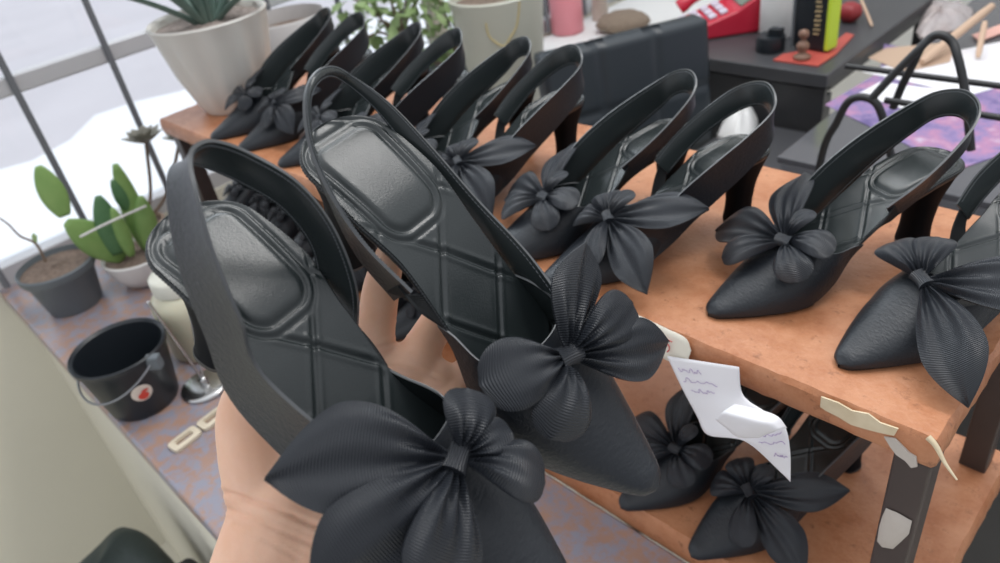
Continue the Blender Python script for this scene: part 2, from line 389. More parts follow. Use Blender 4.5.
def make_shoe(side, label, cat, U=U_STD, L=L_STD, bow=BOW_STD, name='slingback_shoe', TB=None):
    """side 1: left shoe, -1: right shoe (mirrored)"""
    root = empty(name, label=label, cat=cat)
    def fin(mb):
        if side < 0:
            mb.v = [(x, -y, z) for x, y, z in mb.v]; mb.f = [f[::-1] for f in mb.f]
        return mb
    fin(make_insole()).build('insole', lining, root, sharp=60); fin(make_welt()).build('welt', welt_m, root, sharp=40)
    fin(make_outsole()).build('outsole', sole_m, root, sharp=40)
    h = fin(make_heel()).build('heel', heel_m, root, sharp=50); fin(make_tip()).build('heel_tip', sole_m, h, sharp=40)
    fin(make_vamp()).build('vamp', [satin, lining, edge_m], root, sharp=60)
    mb, Uc, Lc, mid, N = ribbon(U, L)
    st = fin(mb).build('strap', [satin, lining, edge_m], root, sharp=60)
    mb = MB()
    for cur, oth in ((Uc, Lc), (Lc, Uc)):
        c = cur + (oth - cur) * .09
        for i in range(3, len(c) - 2):
            for k in (0., .5):
                p = c[i] * (1 - k) + c[i + 1] * k; q = p + (c[i + 1] - c[i]) * .34; nn = N[i, 0] * .0012
                mb.tube([p + nn, (p + q) / 2 + nn * 1.25, q + nn], .00028, 5)
    fin(mb).build('stitching', thread_m, st)
    # elastic that ties the end of the strap to the insole
    a, b = Uc[-1], Lc[-1]; a2 = a + (b - a) * .25; b2 = a + (b - a) * .92; ins = Uc[-4] - Uc[-1]; ins = ins / np.linalg.norm(ins)
    e0 = np.array([.1075, -wm(.1075) - .001, ZC(.1075) - .001]); e1 = np.array([.091, -wm(.091) - .001, ZC(.091) - .001])
    up0, lo0 = a2 + ins * .006, b2 + ins * .006
    mbe, *_ = ribbon([up0, (up0 + e0) / 2 + (0, -.002, 0), e0], [lo0, (lo0 + e1) / 2 + (0, -.002, 0), e1], 24, 6, .0014, .0006)
    fin(mbe).build('elastic', elas, root, sharp=60)
    kb = fin(make_knot()).build('bow', gros, root, sharp=70)
    for nm, tip, w, arch, kind, skew, curl in bow:
        tip = np.array(tip, float); dv = tip - KNOT; dv /= np.linalg.norm(dv)
        nn = BN if TB is None else BN
        A = KNOT + dv * .004 + BN * .0032
        fin(petal(MB(), A, tip, nn, w, arch, kind, skew, curl=curl, flare=.12)).build(nm, gros, kb, sharp=70)
    return root
# ------------------------------------------------------------------ materials of the room
beige = Mat('beige_plaster', (.60, .58, .50), .85); beige.color(beige.mix(beige.noise(3, 5), (.70, .67, .57), (.80, .77, .66))); beige.bump(beige.noise(60, 3), .1, .002); beige = beige.m
white_p = Mat('white_paint', (.78, .78, .77), .7).m
floor_m = Mat('pale_concrete', (.52, .51, .46), .7); floor_m.color(floor_m.mix(floor_m.noise(4, 6), (.70, .67, .57), (.78, .75, .65))); floor_m = floor_m.m
steel = Mat('grey_painted_steel', (.16, .165, .18), .45, .5).m
alu = Mat('pale_aluminium', (.62, .62, .64), .4, .5, .3).m
glass = bpy.data.materials.new('window_glass'); glass.use_nodes = True
_n = glass.node_tree; _n.nodes.clear(); _o = _n.nodes.new('ShaderNodeOutputMaterial'); _mx = _n.nodes.new('ShaderNodeMixShader'); _t = _n.nodes.new('ShaderNodeBsdfTransparent'); _g = _n.nodes.new('ShaderNodeBsdfGlossy'); _f = _n.nodes.new('ShaderNodeFresnel')
_g.inputs['Roughness'].default_value = .02; _t.inputs[0].default_value = (.96, .98, 1, 1); _f.inputs[0].default_value = 1.35
_n.links.new(_f.outputs[0], _mx.inputs[0]); _n.links.new(_t.outputs[0], _mx.inputs[1]); _n.links.new(_g.outputs[0], _mx.inputs[2]); _n.links.new(_mx.outputs[0], _o.inputs[0])
granite = Mat('pink_granite', (.4, .32, .3), .35)
granite.color(granite.mix(granite.ramp(granite.noise(46, 8, .7), [(.42, (0, 0, 0)), (.58, (1, 1, 1))]), granite.mix(granite.noise(9, 4), (.27, .17, .15), (.48, .29, .20)), (.27, .27, .33))); granite = granite.m
terra = Mat('terracotta_board', (.6, .25, .12), .42)
_w = terra.ramp(terra.noise(5, 7, .7), [(.38, (0, 0, 0)), (.62, (1, 1, 1))]); _s = terra.ramp(terra.noise(75, 5, .75), [(.30, (1, 1, 1)), (.42, (0, 0, 0))])
terra.color(terra.mix(_s, terra.mix(terra.ramp(terra.noise(20, 8, .75), [(.36, (0, 0, 0)), (.68, (1, 1, 1))]), terra.mix(_w, (.36, .125, .048), (.46, .185, .082)), (.54, .255, .135)), (.28, .11, .05)))
_b = terra.bump(terra.noise(26, 6, .75), .25, .005); terra.bump(terra.noise(230, 3), .45, .0010, _b); terra = terra.m
tornm = Mat('torn_board_edge', (.66, .54, .36), .85); tornm.color(tornm.mix(tornm.noise(70, 5), (.52, .40, .24), (.78, .68, .50))); tornm = tornm.m
darkleg = Mat('dark_brown_metal', (.045, .032, .028), .45); darkleg.color(darkleg.mix(darkleg.noise(25, 5), (.035, .025, .022), (.07, .05, .045))); darkleg = darkleg.m
patchm = Mat('dried_filler', (.52, .47, .42), .9); patchm.bump(patchm.noise(90, 4), .5, .002); patchm = patchm.m
paperm = Mat('white_paper', (.80, .79, .82), .8).m
creamp = Mat('cream_paper', (.78, .74, .64), .8).m
red_ink = Mat('red_ink', (.55, .05, .05), .7).m
vio_ink = Mat('violet_ink', (.30, .18, .42), .7).m
# ------------------------------------------------------------------ the setting
def struct(name, mb, m, **k): o = mb.build(name, m, smooth=False, **k); o['kind'] = 'structure'; return o
WX = -1.63; FL = -.16; SHELF_Z = .95; TIER_Z = 1.35 - .667
mb = MB(); mb.box((-.2, .9, FL - .01), (3.4, 4.6, .02)); struct('floor', mb, floor_m)
mb = MB(); mb.box((-.865, .248, (.62 + FL) / 2), (1.53, .272, .62 - FL)); struct('wall_low', mb, beige)                                   # low wall that carries the counter
mb = MB(); mb.box((WX - .06, .9, (.645 + FL) / 2), (.12, 4.6, .645 - FL)); mb.box((WX - .06, .9, 2.55), (.12, 4.6, .5)); mb.box((WX - .06, 2.73, 1.4725), (.12, .94, 1.655)); mb.box((WX - .06, -1.2, 1.4725), (.12, .4, 1.655)); struct('wall_left', mb, beige)
mb = MB(); mb.box((-.2, 3.24, 1.32), (3.4, .08, 2.96)); struct('wall_back', mb, white_p)
wf = MB()
for y in (-.98, 2.24): wf.box((WX - .03, y, 1.4725), (.05, .04, 1.655))
for z in (.665, 2.28): wf.box((WX - .03, .63, z), (.05, 3.24, .04))
win = wf.build('window_1', alu, smooth=False, bevel=.003); win['kind'] = 'structure'
mb = MB(); mb.box((WX + .012, .63, 1.003), (.03, 3.2, .034)); mb.build('window_rail', alu, win, smooth=False, bevel=.004)
for i in range(18):
    y = .289 + .178 * (i - 7)
    if -.95 < y < 2.2:
        mb = MB(); mb.tube([(WX + .03, y, .66), (WX + .03, y, 1.5), (WX + .03, y, 2.27)], .0065, 8); mb.build('window_bar', steel, win)
mb = MB(); mb.box((WX - .035, .63, 1.4725), (.004, 3.2, 1.58)); mb.build('window_pane', glass, win, smooth=False)
# street outside
asph = Mat('shaded_grey_paving', (.5, .47, .49), .9); asph.color(asph.mix(asph.noise(1.5, 6), (.55, .52, .54), (.70, .66, .68))); asph = asph.m
sunlit_white = Mat('sunlit_white_ground', (.92, .92, .94), .9).m  # sunlit ground painted white; the grey around it stands for shade
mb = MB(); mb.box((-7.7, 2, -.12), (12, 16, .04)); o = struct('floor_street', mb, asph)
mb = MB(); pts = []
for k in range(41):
    y = -4 + k * .25; pts.append((-4.85 + .18 * math.sin(y * 3.1) + .1 * math.sin(y * 7.7 + 1), y, -.06))  # wavy edge drawn as the boundary between sun and shade
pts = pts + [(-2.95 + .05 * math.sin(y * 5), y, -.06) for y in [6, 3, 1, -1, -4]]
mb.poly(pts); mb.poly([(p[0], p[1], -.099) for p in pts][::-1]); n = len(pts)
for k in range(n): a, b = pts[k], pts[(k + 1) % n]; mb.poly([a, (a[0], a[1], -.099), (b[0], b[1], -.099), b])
struct('floor_sunlit_patch', mb, sunlit_white, recalc=True)
# ------------------------------------------------------------------ stone counter
mb = MB(); mb.box((-.865, .252, .635), (1.53, .312, .03)); o = mb.build('stone_counter', granite, smooth=False, bevel=.004); tag(o, 'pink and grey stone counter running to the window under the pots and bucket', 'counter')
# ------------------------------------------------------------------ the rack the shoes stand on
rack = empty('shoe_rack', (-.7, .56, FL), 'terracotta topped shoe rack with dark legs and a chipped front corner', 'rack')
def rp_(p): return (p[0] + .7, p[1] - .56, p[2] - FL)          # world -> rack
def board(name, x0, x1, y0, y1, z0, z1):
    mb = MB(); r = random.Random(len(name) + int(z0 * 1000)); n = 120; rings = []
    h = z1 - z0
    prof = [(.0, 0), (-.002, .15 * h), (-.0025, .5 * h), (-.0015, .85 * h), (.0015, h)]
    # closed rounded board: walk round the outline and keep a slightly worn rim
    out = []
    for (ax, ay, bx, by, k) in [(x0, y0, x1, y0, 140), (x1, y0, x1, y1, 40), (x1, y1, x0, y1, 60), (x0, y1, x0, y0, 30)]:
        nx, ny = (by - ay), -(bx - ax); L = math.hypot(nx, ny); nx /= L; ny /= L
        for i in range(k): out.append((ax + (bx - ax) * i / k, ay + (by - ay) * i / k, nx, ny))
    for off, dz in prof:
        ring = []
        for (x, y, nx, ny) in out:
            j = (r.random() - .5) * .0012
            ring.append(rp_((x - nx * (off * -1 * -1 if off > 0 else off) + nx * j, y - ny * off + ny * j, z0 + dz + (r.random() - .5) * .0006)))
        rings.append(ring)
    mb.grid(rings, closev=True, flip=True); mb.poly(rings[-1][::1]); mb.poly(rings[0][::-1])
    return mb.build(name, terra, rack, sharp=35, recalc=True)
board('shelf_board', -1.285, -.075, .409, .705, .924, .95)
board('shelf_board', -1.46, -.062, .4115, .705, TIER_Z - .039, TIER_Z)
for (x, y) in ((-.087, .4215), (-.087, .675), (-1.248, .4215), (-1.248, .690)):
    lg = MB(); lg.box(rp_((x, y, (.924 + FL) / 2)), (.025, .025, .924 - FL)); lo = lg.build('leg', darkleg, rack, smooth=False, bevel=.002)
    if x > -.5 and y < .5:
        P = [onY(px, py, .4082) for px, py in [(886, 508), (898, 513), (912, 521), (909, 534), (902, 541), (893, 549), (882, 547), (877, 541), (879, 527), (882, 517)]]
        mb = MB(); C0 = sum(P) / len(P)
        rings = [[rp_(p) for p in P], [rp_(C0 + (p - C0) * .92 + np.array([0, -.0016, 0])) for p in P], [rp_(C0 + (p - C0) * .45 + np.array([0, -.0026, 0])) for p in P]]
        mb.grid(rings, closev=True); mb.poly(rings[-1]); pa = mb.build('filler_patch', patchm, lo, recalc=True); pa['label'] = 'pale dried filler patch on the front leg'
def plate(name, pts, m, parent, y=.4075, th=.0012, jit=True):
    P = [onY(px, py, y) for px, py in pts]; mb = MB(); Q = [rp_(p) for p in P]
    mb.grid([[(q[0], q[1] + th, q[2]) for q in Q], Q], closev=True); mb.poly(Q); mb.poly([(q[0], q[1] + th, q[2]) for q in Q][::-1]); return mb.build(name, m, parent, smooth=False, recalc=True)
t1 = plate('torn_edge', [(821, 397), (838, 403), (852, 411), (868, 414), (880, 423), (898, 429), (894, 436), (880, 433), (868, 430), (851, 425), (838, 417), (826, 411), (820, 407)], tornm, rack, .4052)
t2 = plate('torn_edge', [(884, 437), (895, 439), (903, 447), (909, 453), (916, 457), (917, 467), (911, 468), (905, 461), (896, 455), (890, 447)], patchm, rack, .4052)
t1['label'] = 'cream torn strip of the front edge'; t2['label'] = 'whitish flaking bit of the front edge near the corner'
mb = MB(); pk = [onY(928, 437, .404), onY(936, 446, .402), onY(945, 463, .398), onY(957, 480, .394)]
mb.tube([rp_(p) for p in catmull(pk, 24)], np.linspace(.0022, .0006, 24), 6); mb.build('torn_edge', tornm, rack)
# ------------------------------------------------------------------ the two shoes held up by the hand
POSE_A = (np.array([[0.8955, -0.2052, 0.395], [0.1874, 0.9787, 0.0836], [-0.4038, -0.0009, 0.9149]]), np.array([-0.3563, 0.0860, 1.1347]))
POSE_B = (np.array([[0.882, -0.1137, 0.4573], [0.1293, 0.9916, -0.0028], [-0.4532, 0.0616, 0.8893]]), np.array([-0.3599, 0.1752, 1.1457]))
def loc_y(pose, side, px, py, y):
    Rw, t = pose; o = Rw.T @ (EYE - t); d = Rw.T @ ray(px, py); k = (side * y - o[1]) / d[1]; p = o + k * d
    return (p[0], side * p[1], p[2])
def loc_z(pose, side, px, py, z):
    Rw, t = pose; o = Rw.T @ (EYE - t); d = Rw.T @ ray(px, py); k = (z - o[2]) / d[2]; p = o + k * d
    return (p[0], side * p[1], p[2])
def strap_from(pose, side, lst): return [loc_y(pose, side, *q) for q in lst]
UA = U_STD[:1] + strap_from(POSE_A, -1, [(272, 385, .034), (240, 318, .036), (214, 255, .033), (197, 195, .026), (190, 160, .018), (197, 145, .009), (216, 141, -.003), (250, 153, -.015), (300, 184, -.025), (335, 230, -.031), (357, 290, -.031), (357, 340, -.0265)])
LA = L_STD[:1] + strap_from(POSE_A, -1, [(240, 410, .034), (206, 335, .034), (180, 265, .030), (169, 205, .023), (170, 172, .015), (184, 163, .005), (208, 168, -.006), (240, 182, -.014), (282, 208, -.021), (312, 248, -.026), (320, 292, -.027), (326, 333, -.0245)])
UB = U_STD[:1] + strap_from(POSE_B, 1, [(530, 256, .036), (478, 200, .037), (430, 145, .035), (392, 105, .030), (358, 79, .021), (333, 66, .008), (313, 74, -.008), (304, 102, -.021), (311, 150, -.031), (334, 200, -.036), (365, 245, -.036), (412, 292, -.032)])
LB = L_STD[:1] + strap_from(POSE_B, 1, [(500, 262, .033), (452, 208, .032), (410, 152, .029), (374, 108, .024), (346, 84, .015), (328, 77, .002), (314, 88, -.012), (309, 112, -.021), (312, 152, -.028), (332, 206, -.032), (358, 256, -.032), (395, 300, -.030)])
zA = lambda px, py, z: loc_z(POSE_A, -1, px, py, z)
zB = lambda px, py, z: loc_z(POSE_B, 1, px, py, z)
BOW_A = [('ribbon_tail', zA(266, 458, .058), .0215, .012, 'tail', -.35, .004), ('ribbon_tail', zA(318, 610, .026), .026, .014, 'tail', .2, .0), ('ribbon_tail', zA(425, 620, .030), .019, .008, 'tail', .1, .0),
         ('ribbon_loop', zA(466, 388, .064), .0125, .006, 'loop', 0, 0), ('ribbon_loop', zA(545, 478, .046), .0135, .007, 'loop', .15, 0), ('ribbon_loop', zA(512, 432, .056), .0095, .004, 'loop', 0, 0)]
BOW_B = [('ribbon_tail', zB(572, 240, .078), .0155, .006, 'tail', -.5, .0), ('ribbon_tail', zB(668, 352, .040), .0155, .009, 'tail', .3, 0),
         ('ribbon_loop', zB(632, 303, .058), .0135, .006, 'loop', 0, 0), ('ribbon_loop', zB(477, 383, .058), .0165, .008, 'loop', .1, 0), ('ribbon_loop', zB(548, 440, .040), .0150, .008, 'loop', 0, 0)]
def hold(root, pose):
    Rw, t = pose; root.matrix_world = Matrix([list(Rw[i]) + [t[i]] for i in range(3)] + [[0, 0, 0, 1]])
heroA = make_shoe(-1, 'black bow slingback held nearest to the camera, above the bare wrist', 'shoe', UA, LA, BOW_A); hold(heroA, POSE_A)
heroB = make_shoe(1, 'black bow slingback held in the hand beside the nearer one, toe below the paper tag', 'shoe', UB, LB, BOW_B); hold(heroB, POSE_B)
# ------------------------------------------------------------------ shoes standing on the rack

PR = make_shoe(-1, 'r', 'shoe'); PL = make_shoe(1, 'l', 'shoe'); used = {1: False, -1: False}
PC = make_shoe(1, 'c', 'shoe', bow=BOW_CORNER)
def stand(side, toe, ang, z, label, group, bow=1.):
    """toe: where the tip touches the board (x, y); ang: heading of the toe in degrees"""
    src = PL if side > 0 else PR
    if 'nearest the chipped' in label: o = PC
    else: o = copy_tree(src) if used[side] else src; used[side] = True
    a = math.radians(ang); o.rotation_euler = (0, 0, a)
    o.location = (toe[0] - .235 * math.cos(a), toe[1] - .235 * math.sin(a), z + .0004)
    o['label'] = label; o['group'] = group
    for ch in children(o):
        if ch.name.startswith('bow'): ch.scale = (bow,) * 3; ch.location = tuple(float(k) * (1 - bow) for k in KNOT)      # smaller tied bows where the shoes stand close
    return o
G1, G2 = 'bow slingbacks on the top shelf', 'bow slingbacks on the lower shelf'
top = [(-1, (-.265, .441), -115, 'black bow slingback on the top shelf, second from the chipped right corner'),
       (1, (-.155, .440), -111, 'black bow slingback on the top shelf nearest the chipped right corner'),
       (1, (-.412, .397), -115, 'black bow slingback on the top shelf, third from the chipped corner'),
       (-1, (-.489, .397), -114, 'black bow slingback on the top shelf, fourth from the chipped corner'),
       (1, (-.618, .406), -106, 'black bow slingback on the top shelf, fifth from the chipped corner'),
       (-1, (-.700, .410), -107, 'black bow slingback on the top shelf, sixth from the chipped corner'),
       (1, (-.825, .410), -110, 'black bow slingback on the top shelf, fourth from the ribbed planter end'),
       (-1, (-.903, .410), -109, 'black bow slingback on the top shelf, third from the ribbed planter end'),
       (1, (-1.008, .407), -100, 'black bow slingback on the top shelf, second from the ribbed planter'),
       (-1, (-1.094, .407), -100, 'black bow slingback on the top shelf, right beside the ribbed planter')]
for s, toe, a, lb in top: stand(s, toe, a, SHELF_Z, lb, G1, .84 if toe[0] < -.95 else .80 if toe[0] < -.65 else 1.)
low = [(1, (-.252, .395), -108, 'black bow slingback on the lower shelf beneath the curled paper'),
       (-1, (-.342, .400), -111, 'black bow slingback on the lower shelf just behind the held toe'),
       (1, (-.800, .425), -108, 'black bow slingback on the lower shelf, nearest of those seen through the held strap'),
       (-1, (-.885, .430), -108, 'black bow slingback on the lower shelf, second of those seen through the held strap'),
       (1, (-.975, .437), -104, 'black bow slingback on the lower shelf, third of those seen through the held strap'),
       (-1, (-1.058, .455), -104, 'black bow slingback on the lower shelf, fourth of those seen through the held strap'),
       (1, (-1.130, .450), -98, 'black bow slingback on the lower shelf, fourth from the far end of the board'),
       (-1, (-1.219, .450), -94, 'black bow slingback on the lower shelf, third from the far end of the board'),
       (1, (-1.305, .455), -92, 'black bow slingback on the lower shelf, second from the far end of the board'),
       (-1, (-1.400, .455), -92, 'black bow slingback on the lower shelf at its far end by the window')]
for s, toe, a, lb in low: stand(s, toe, a, TIER_Z, lb, G2, .55 if toe[0] < -1.1 else .66 if toe[0] < -.7 else 1.)
# ------------------------------------------------------------------ paper on the rack's front edge
tagp = empty('price_tag', onY(660, 338, .405), 'cream paper sticker with red handwritten digits on the rack edge', 'sticker')
TL = Vector(tagp.location)
def rel(P, o=None): o = TL if o is None else o; return [tuple(np.array(p) - np.array(o)) for p in P]
top_, bot_ = [(612, 303), (640, 316), (668, 329), (686, 338), (692, 350)], [(606, 330), (630, 345), (655, 354), (672, 362), (689, 364)]
mb = MB(); ny = 7
A_ = lerp_curve([onY(*p, .4055) for p in top_], 20); B_ = lerp_curve([onY(*p, .4040) for p in bot_], 20)
g = np.array([[A_[i] * (1 - k) + B_[i] * k + np.array([0, -.002 * math.sin(k * PI) - (.001 * (i / 19.) ** 3), 0]) for k in np.linspace(0, 1, ny)] for i in range(20)])
mb.grid(g - np.array(TL)); mb.build('paper', creamp, tagp, solid=.0003)
def stroke(pts, y, r, m, parent, org, name): 
    mb = MB(); P = [onY(px, py, y) for px, py in pts]; mb.tube(rel(catmull(P, 14) if len(P) > 2 else np.linspace(P[0], P[1], 8), org), r, 6); return mb.build(name, m, parent)
for pts in ([(626, 319), (629, 320), (631, 321)], [(635, 326), (638, 326), (642, 326)], [(651, 332), (650, 335), (649, 337)], [(651, 332), (653, 331)], [(659, 334), (657, 338), (655, 342)], [(649, 337), (654, 341)],
            [(672, 342), (667, 340), (663, 342), (662, 344)], [(662, 344), (666, 344), (669, 346), (669, 350), (667, 352)]):
    stroke(pts, .4010, .0005, red_ink, tagp, TL, 'handwritten_digit')
slip = empty('paper_slip', onY(700, 362, .402), 'curled white paper slip with violet handwriting hanging from the rack edge', 'paper')
SLo = Vector(slip.location)
C00, C10, C11, C01 = onY(668, 356, .4035), onY(739, 367, .4035), onY(790, 482, .372), onY(706, 434, .384)
LS = lerp_curve([onY(667, 356, .4000), onY(682, 388, .3965), onY(697, 416, .392), onY(708, 435, .386), onY(745, 441, .378), onY(786, 477, .374)], 26)
RS = lerp_curve([onY(739, 367, .4000), onY(743, 395, .3955), onY(766, 412, .388), onY(784, 425, .380), onY(790, 450, .375), onY(790.5, 482, .373)], 26)
def sheet(u, v):
    k = v * 25; i = min(int(k), 24); t = k - i
    return (LS[i] * (1 - t) + LS[i + 1] * t) * (1 - u) + (RS[i] * (1 - t) + RS[i + 1] * t) * u + np.array([0, -.004 * math.sin(PI * u) * math.sin(PI * v), 0])
mb = MB(); mb.grid(np.array([[sheet(u, v) for u in np.linspace(0, 1, 20)] for v in np.linspace(0, 1, 40)]) - np.array(SLo)); mb.build('sheet', paperm, slip, solid=.0003)
E_ = lerp_curve([onY(735, 404, .374), onY(757, 409, .371), onY(777, 416, .369), onY(787, 428, .371)], 14)
F_ = lerp_curve([onY(715, 419, .362), onY(726, 428, .360), onY(738, 437, .359), onY(758, 438, .362)], 14)
K_ = lerp_curve([onY(724, 411, .360), onY(743, 417, .356), onY(762, 424, .355), onY(776, 431, .360)], 14)
mb = MB(); mb.grid(np.array([lerp_curve([E_[i], K_[i], F_[i]], 14) for i in range(14)]) - np.array(SLo)); mb.build('curled_corner', paperm, slip, solid=.0003)
for (u0, v0, w_, seed) in ((.12, .07, .35, 1), (.12, .13, .55, 2), (.2, .19, .4, 5), (.55, .66, .4, 3), (.55, .74, .4, 4), (.6, .84, .35, 6)):
    r = random.Random(seed); P = [sheet(min(u0 + w_ * k / 15., .98), v0 + (r.random() - .5) * .03) + np.array([0, -.0012, 0]) for k in range(16)]
    mb = MB(); mb.tube(rel(catmull(P, 60), SLo), .00022, 5); mb.build('handwriting', vio_ink, slip)
# ------------------------------------------------------------------ pots and plants by the window
soil = Mat('potting_soil', (.16, .11, .08), .95); soil.color(soil.mix(soil.noise(120, 5), (.09, .06, .05), (.36, .27, .21))); soil.bump(soil.noise(150, 4), 1., .006); soil = soil.m
grav = Mat('pot_gravel', (.3, .25, .22), .95); grav.color(grav.mix(grav.noise(140, 5), (.14, .10, .09), (.55, .47, .42))); grav.bump(grav.noise(150, 4), 1., .006); grav = grav.m
stonep = Mat('pale_stone_glaze', (.60, .57, .52), .6); stonep.color(stonep.mix(stonep.noise(9, 4, stretch=(1, 1, .25)), (.62, .60, .55), (.76, .73, .68))); stonep = stonep.m
greyplas = Mat('grey_plastic', (.13, .15, .165), .5).m
whitecer = Mat('white_ceramic', (.75, .73, .71), .4).m
def mat_green(n, a, b, sc=40):
    m = Mat(n, a, .5, .4); m.color(m.mix(m.noise(sc, 3), a, b)); return m.m
cact = mat_green('cactus_green', (.16, .30, .08), (.28, .42, .14)); cactd = mat_green('cactus_dark_green', (.05, .14, .06), (.12, .24, .10))
agav = mat_green('agave_green', (.07, .13, .11), (.19, .26, .22)); rosm = mat_green('dusty_rosette', (.20, .19, .16), (.30, .29, .24)); stemm = Mat('brown_stem', (.20, .14, .10), .8).m
leafm = mat_green('leaf_green', (.17, .30, .10), (.42, .52, .26), 12)
def pot(name, loc, prof, m, label, n=48, wob=None, soilm=soil, soil_h=None, soil_r=None):
    o = empty(name, loc, label, 'plant pot'); mb = MB(); mb.lathe(prof, n=n, wob=wob); mb.poly([(prof[0][0] * math.cos(a), prof[0][0] * math.sin(a), prof[0][1]) for a in np.linspace(0, 2 * PI, n, endpoint=False)][::-1])
    mb.build('pot', m, o, sharp=50)
    mb = MB(); r = random.Random(3); rings = [[(soil_r * k * math.cos(a), soil_r * k * math.sin(a), soil_h + (.004 * (r.random() - .5) if 0 < k < 1 else 0) + .004 * (1 - k)) for a in np.linspace(0, 2 * PI, 30, endpoint=False)] for k in np.linspace(1, .02, 12)]
    mb.grid(rings, closev=True); mb.poly(rings[-1]); mb.build('soil', soilm, o)
    return o
def leaf_blade(mb, base, d, up, L, W, bend, th=.004, n=14, tipw=.04, cup=.25):
    base = np.array(base, float); d = np.array(d, float); d /= np.linalg.norm(d); up = np.array(up, float); up -= up.dot(d) * d; up /= np.linalg.norm(up); s = np.cross(d, up)
    u = np.linspace(0, 1, n); ring_ = []
    for k in u:
        w = max(W * (math.sin(min(k * 1.25 + .28, 1.57)) if k < .6 else (1 - ((k - .6) / .4) ** 1.6)), W * tipw); t = th * (1 - .7 * k)
        c = base + d * L * k * (1 - .12 * bend * k) - up * L * bend * k * k * .5
        ring_.append([c + s * w * math.cos(a) + up * (t * math.sin(a) + cup * w * math.cos(a) ** 2) for a in np.linspace(0, 2 * PI, 12, endpoint=False)])
    mb.grid(ring_, closev=True, flip=True); mb.poly(ring_[0]); mb.poly(ring_[-1][::-1])
# the ribbed planter with an agave stands on the far end of the rack
bigp = pot('ribbed_planter', (-1.208, .515, SHELF_Z + .0005), [(.052, 0), (.058, .01), (.073, .06), (.086, .115), (.092, .139), (.094, .144), (.092, .147), (.086, .144), (.083, .132), (.08, .12)], stonep,
           'big pale ribbed planter holding an agave at the far end of the rack', n=96, wob=lambda th, h: (.05 * np.sin(12 * th + 14 * h) * np.clip(math.sin(PI * min(max(h, 0), .145) / .145), 0, 1)), soilm=grav, soil_h=.135, soil_r=.0845)
for k in range(12):
    a = k * 2.4 + .5; el = .62 + .13 * (k % 6); mb = MB()
    leaf_blade(mb, (.012 * math.cos(a), .012 * math.sin(a), .133), (math.cos(a) * math.cos(el), math.sin(a) * math.cos(el), math.sin(el)), (0, 0, 1), .15 + .03 * (k % 3), .017, .35, .005)
    mb.build('agave_leaf', agav, bigp)
greyb = pot('round_planter', (-1.49, .795, .6505), [(.06, 0), (.080, .06), (.090, .16), (.094, .27), (.088, .335), (.083, .34), (.080, .325), (.079, .30)], Mat('plain_grey_pot', (.50, .48, .47), .6).m, 'plain pale grey round planter standing behind the ribbed planter', soil_h=.31, soil_r=.0805)
bowlp = pot('cactus_bowl', onZ(150, 277, .65) + [0, 0, .0005], [(.028, 0), (.045, .006), (.060, .03), (.066, .055), (.0665, .058), (.063, .060), (.061, .055), (.058, .045)], whitecer, 'white round bowl planted with tied cactus pads on the stone counter', soil_h=.052, soil_r=.0605)
bo = np.array(bowlp.location)
def pad(parent, p0, p1, w, th, m, name='cactus_pad'):
    p0 = np.array(p0, float); p1 = np.array(p1, float); d = p1 - p0; L = np.linalg.norm(d); d /= L
    view = (EYE - bo); s = np.cross(d, view); s /= np.linalg.norm(s); nn = np.cross(s, d); rings = []
    for k in np.linspace(0, 1, 16):
        ww = w * max(.12, math.sin(PI * (k * .86 + .10)) ** .7); tt = th * max(.2, math.sin(PI * (k * .9 + .06)) ** .6)
        rings.append([p0 + d * L * k + s * ww * math.cos(a) + nn * tt * math.sin(a) for a in np.linspace(0, 2 * PI, 18, endpoint=False)])
    mb = MB(); mb.grid(rings, closev=True); mb.poly(rings[0][::-1]); mb.poly(rings[-1]); mb.build(name, m, parent, recalc=True)
def at_bowl(px, py, dy=0.): return onX(px, py, bo[0] + dy) - bo
pad(bowlp, at_bowl(125, 257), at_bowl(66, 222, .0), .030, .009, cact); pad(bowlp, at_bowl(65, 216), at_bowl(38, 166, -.01), .021, .007, cact)
pad(bowlp, at_bowl(118, 254, .01), at_bowl(98, 196, .01), .021, .009, cactd); pad(bowlp, at_bowl(132, 256, .02), at_bowl(112, 208, .02), .013, .008, cact)
pad(bowlp, at_bowl(148, 250, .0), at_bowl(115, 164, .0), .019, .008, cact); pad(bowlp, at_bowl(152, 252, .015), at_bowl(140, 196, .015), .020, .009, cact); pad(bowlp, at_bowl(132, 214, .0), at_bowl(112, 180, .0), .013, .008, cactd)
mb = MB(); mb.tube(catmull([at_bowl(80, 237, .03), at_bowl(110, 222, .035), at_bowl(146, 206, .03)], 20), .0022, 8); mb.build('tie', whitecer, bowlp)
gp = pot('twig_pot', onZ(77, 303, .65) + [0, 0, .0005], [(.045, 0), (.047, .004), (.058, .066), (.063, .070), (.066, .076), (.067, .087), (.064, .089), (.062, .081), (.060, .072)], greyplas, 'grey plastic pot with dry soil and a bare twig on the stone counter', soil_h=.079, soil_r=.0615)
go = np.array(gp.location); mb = MB(); P = [onX(px, py, go[0]) - go for px, py in [(46, 262), (36, 244), (20, 236), (8, 224), (-4, 216)]]; mb.tube(catmull(P, 24), np.linspace(.0028, .0012, 24), 7); mb.build('twig', stemm, gp)
mb = MB(); leaf_blade(mb, P[1], (-.2, .3, 1), (1, 0, .2), .02, .005, .2, .001); mb.build('sprout', leafm, gp)
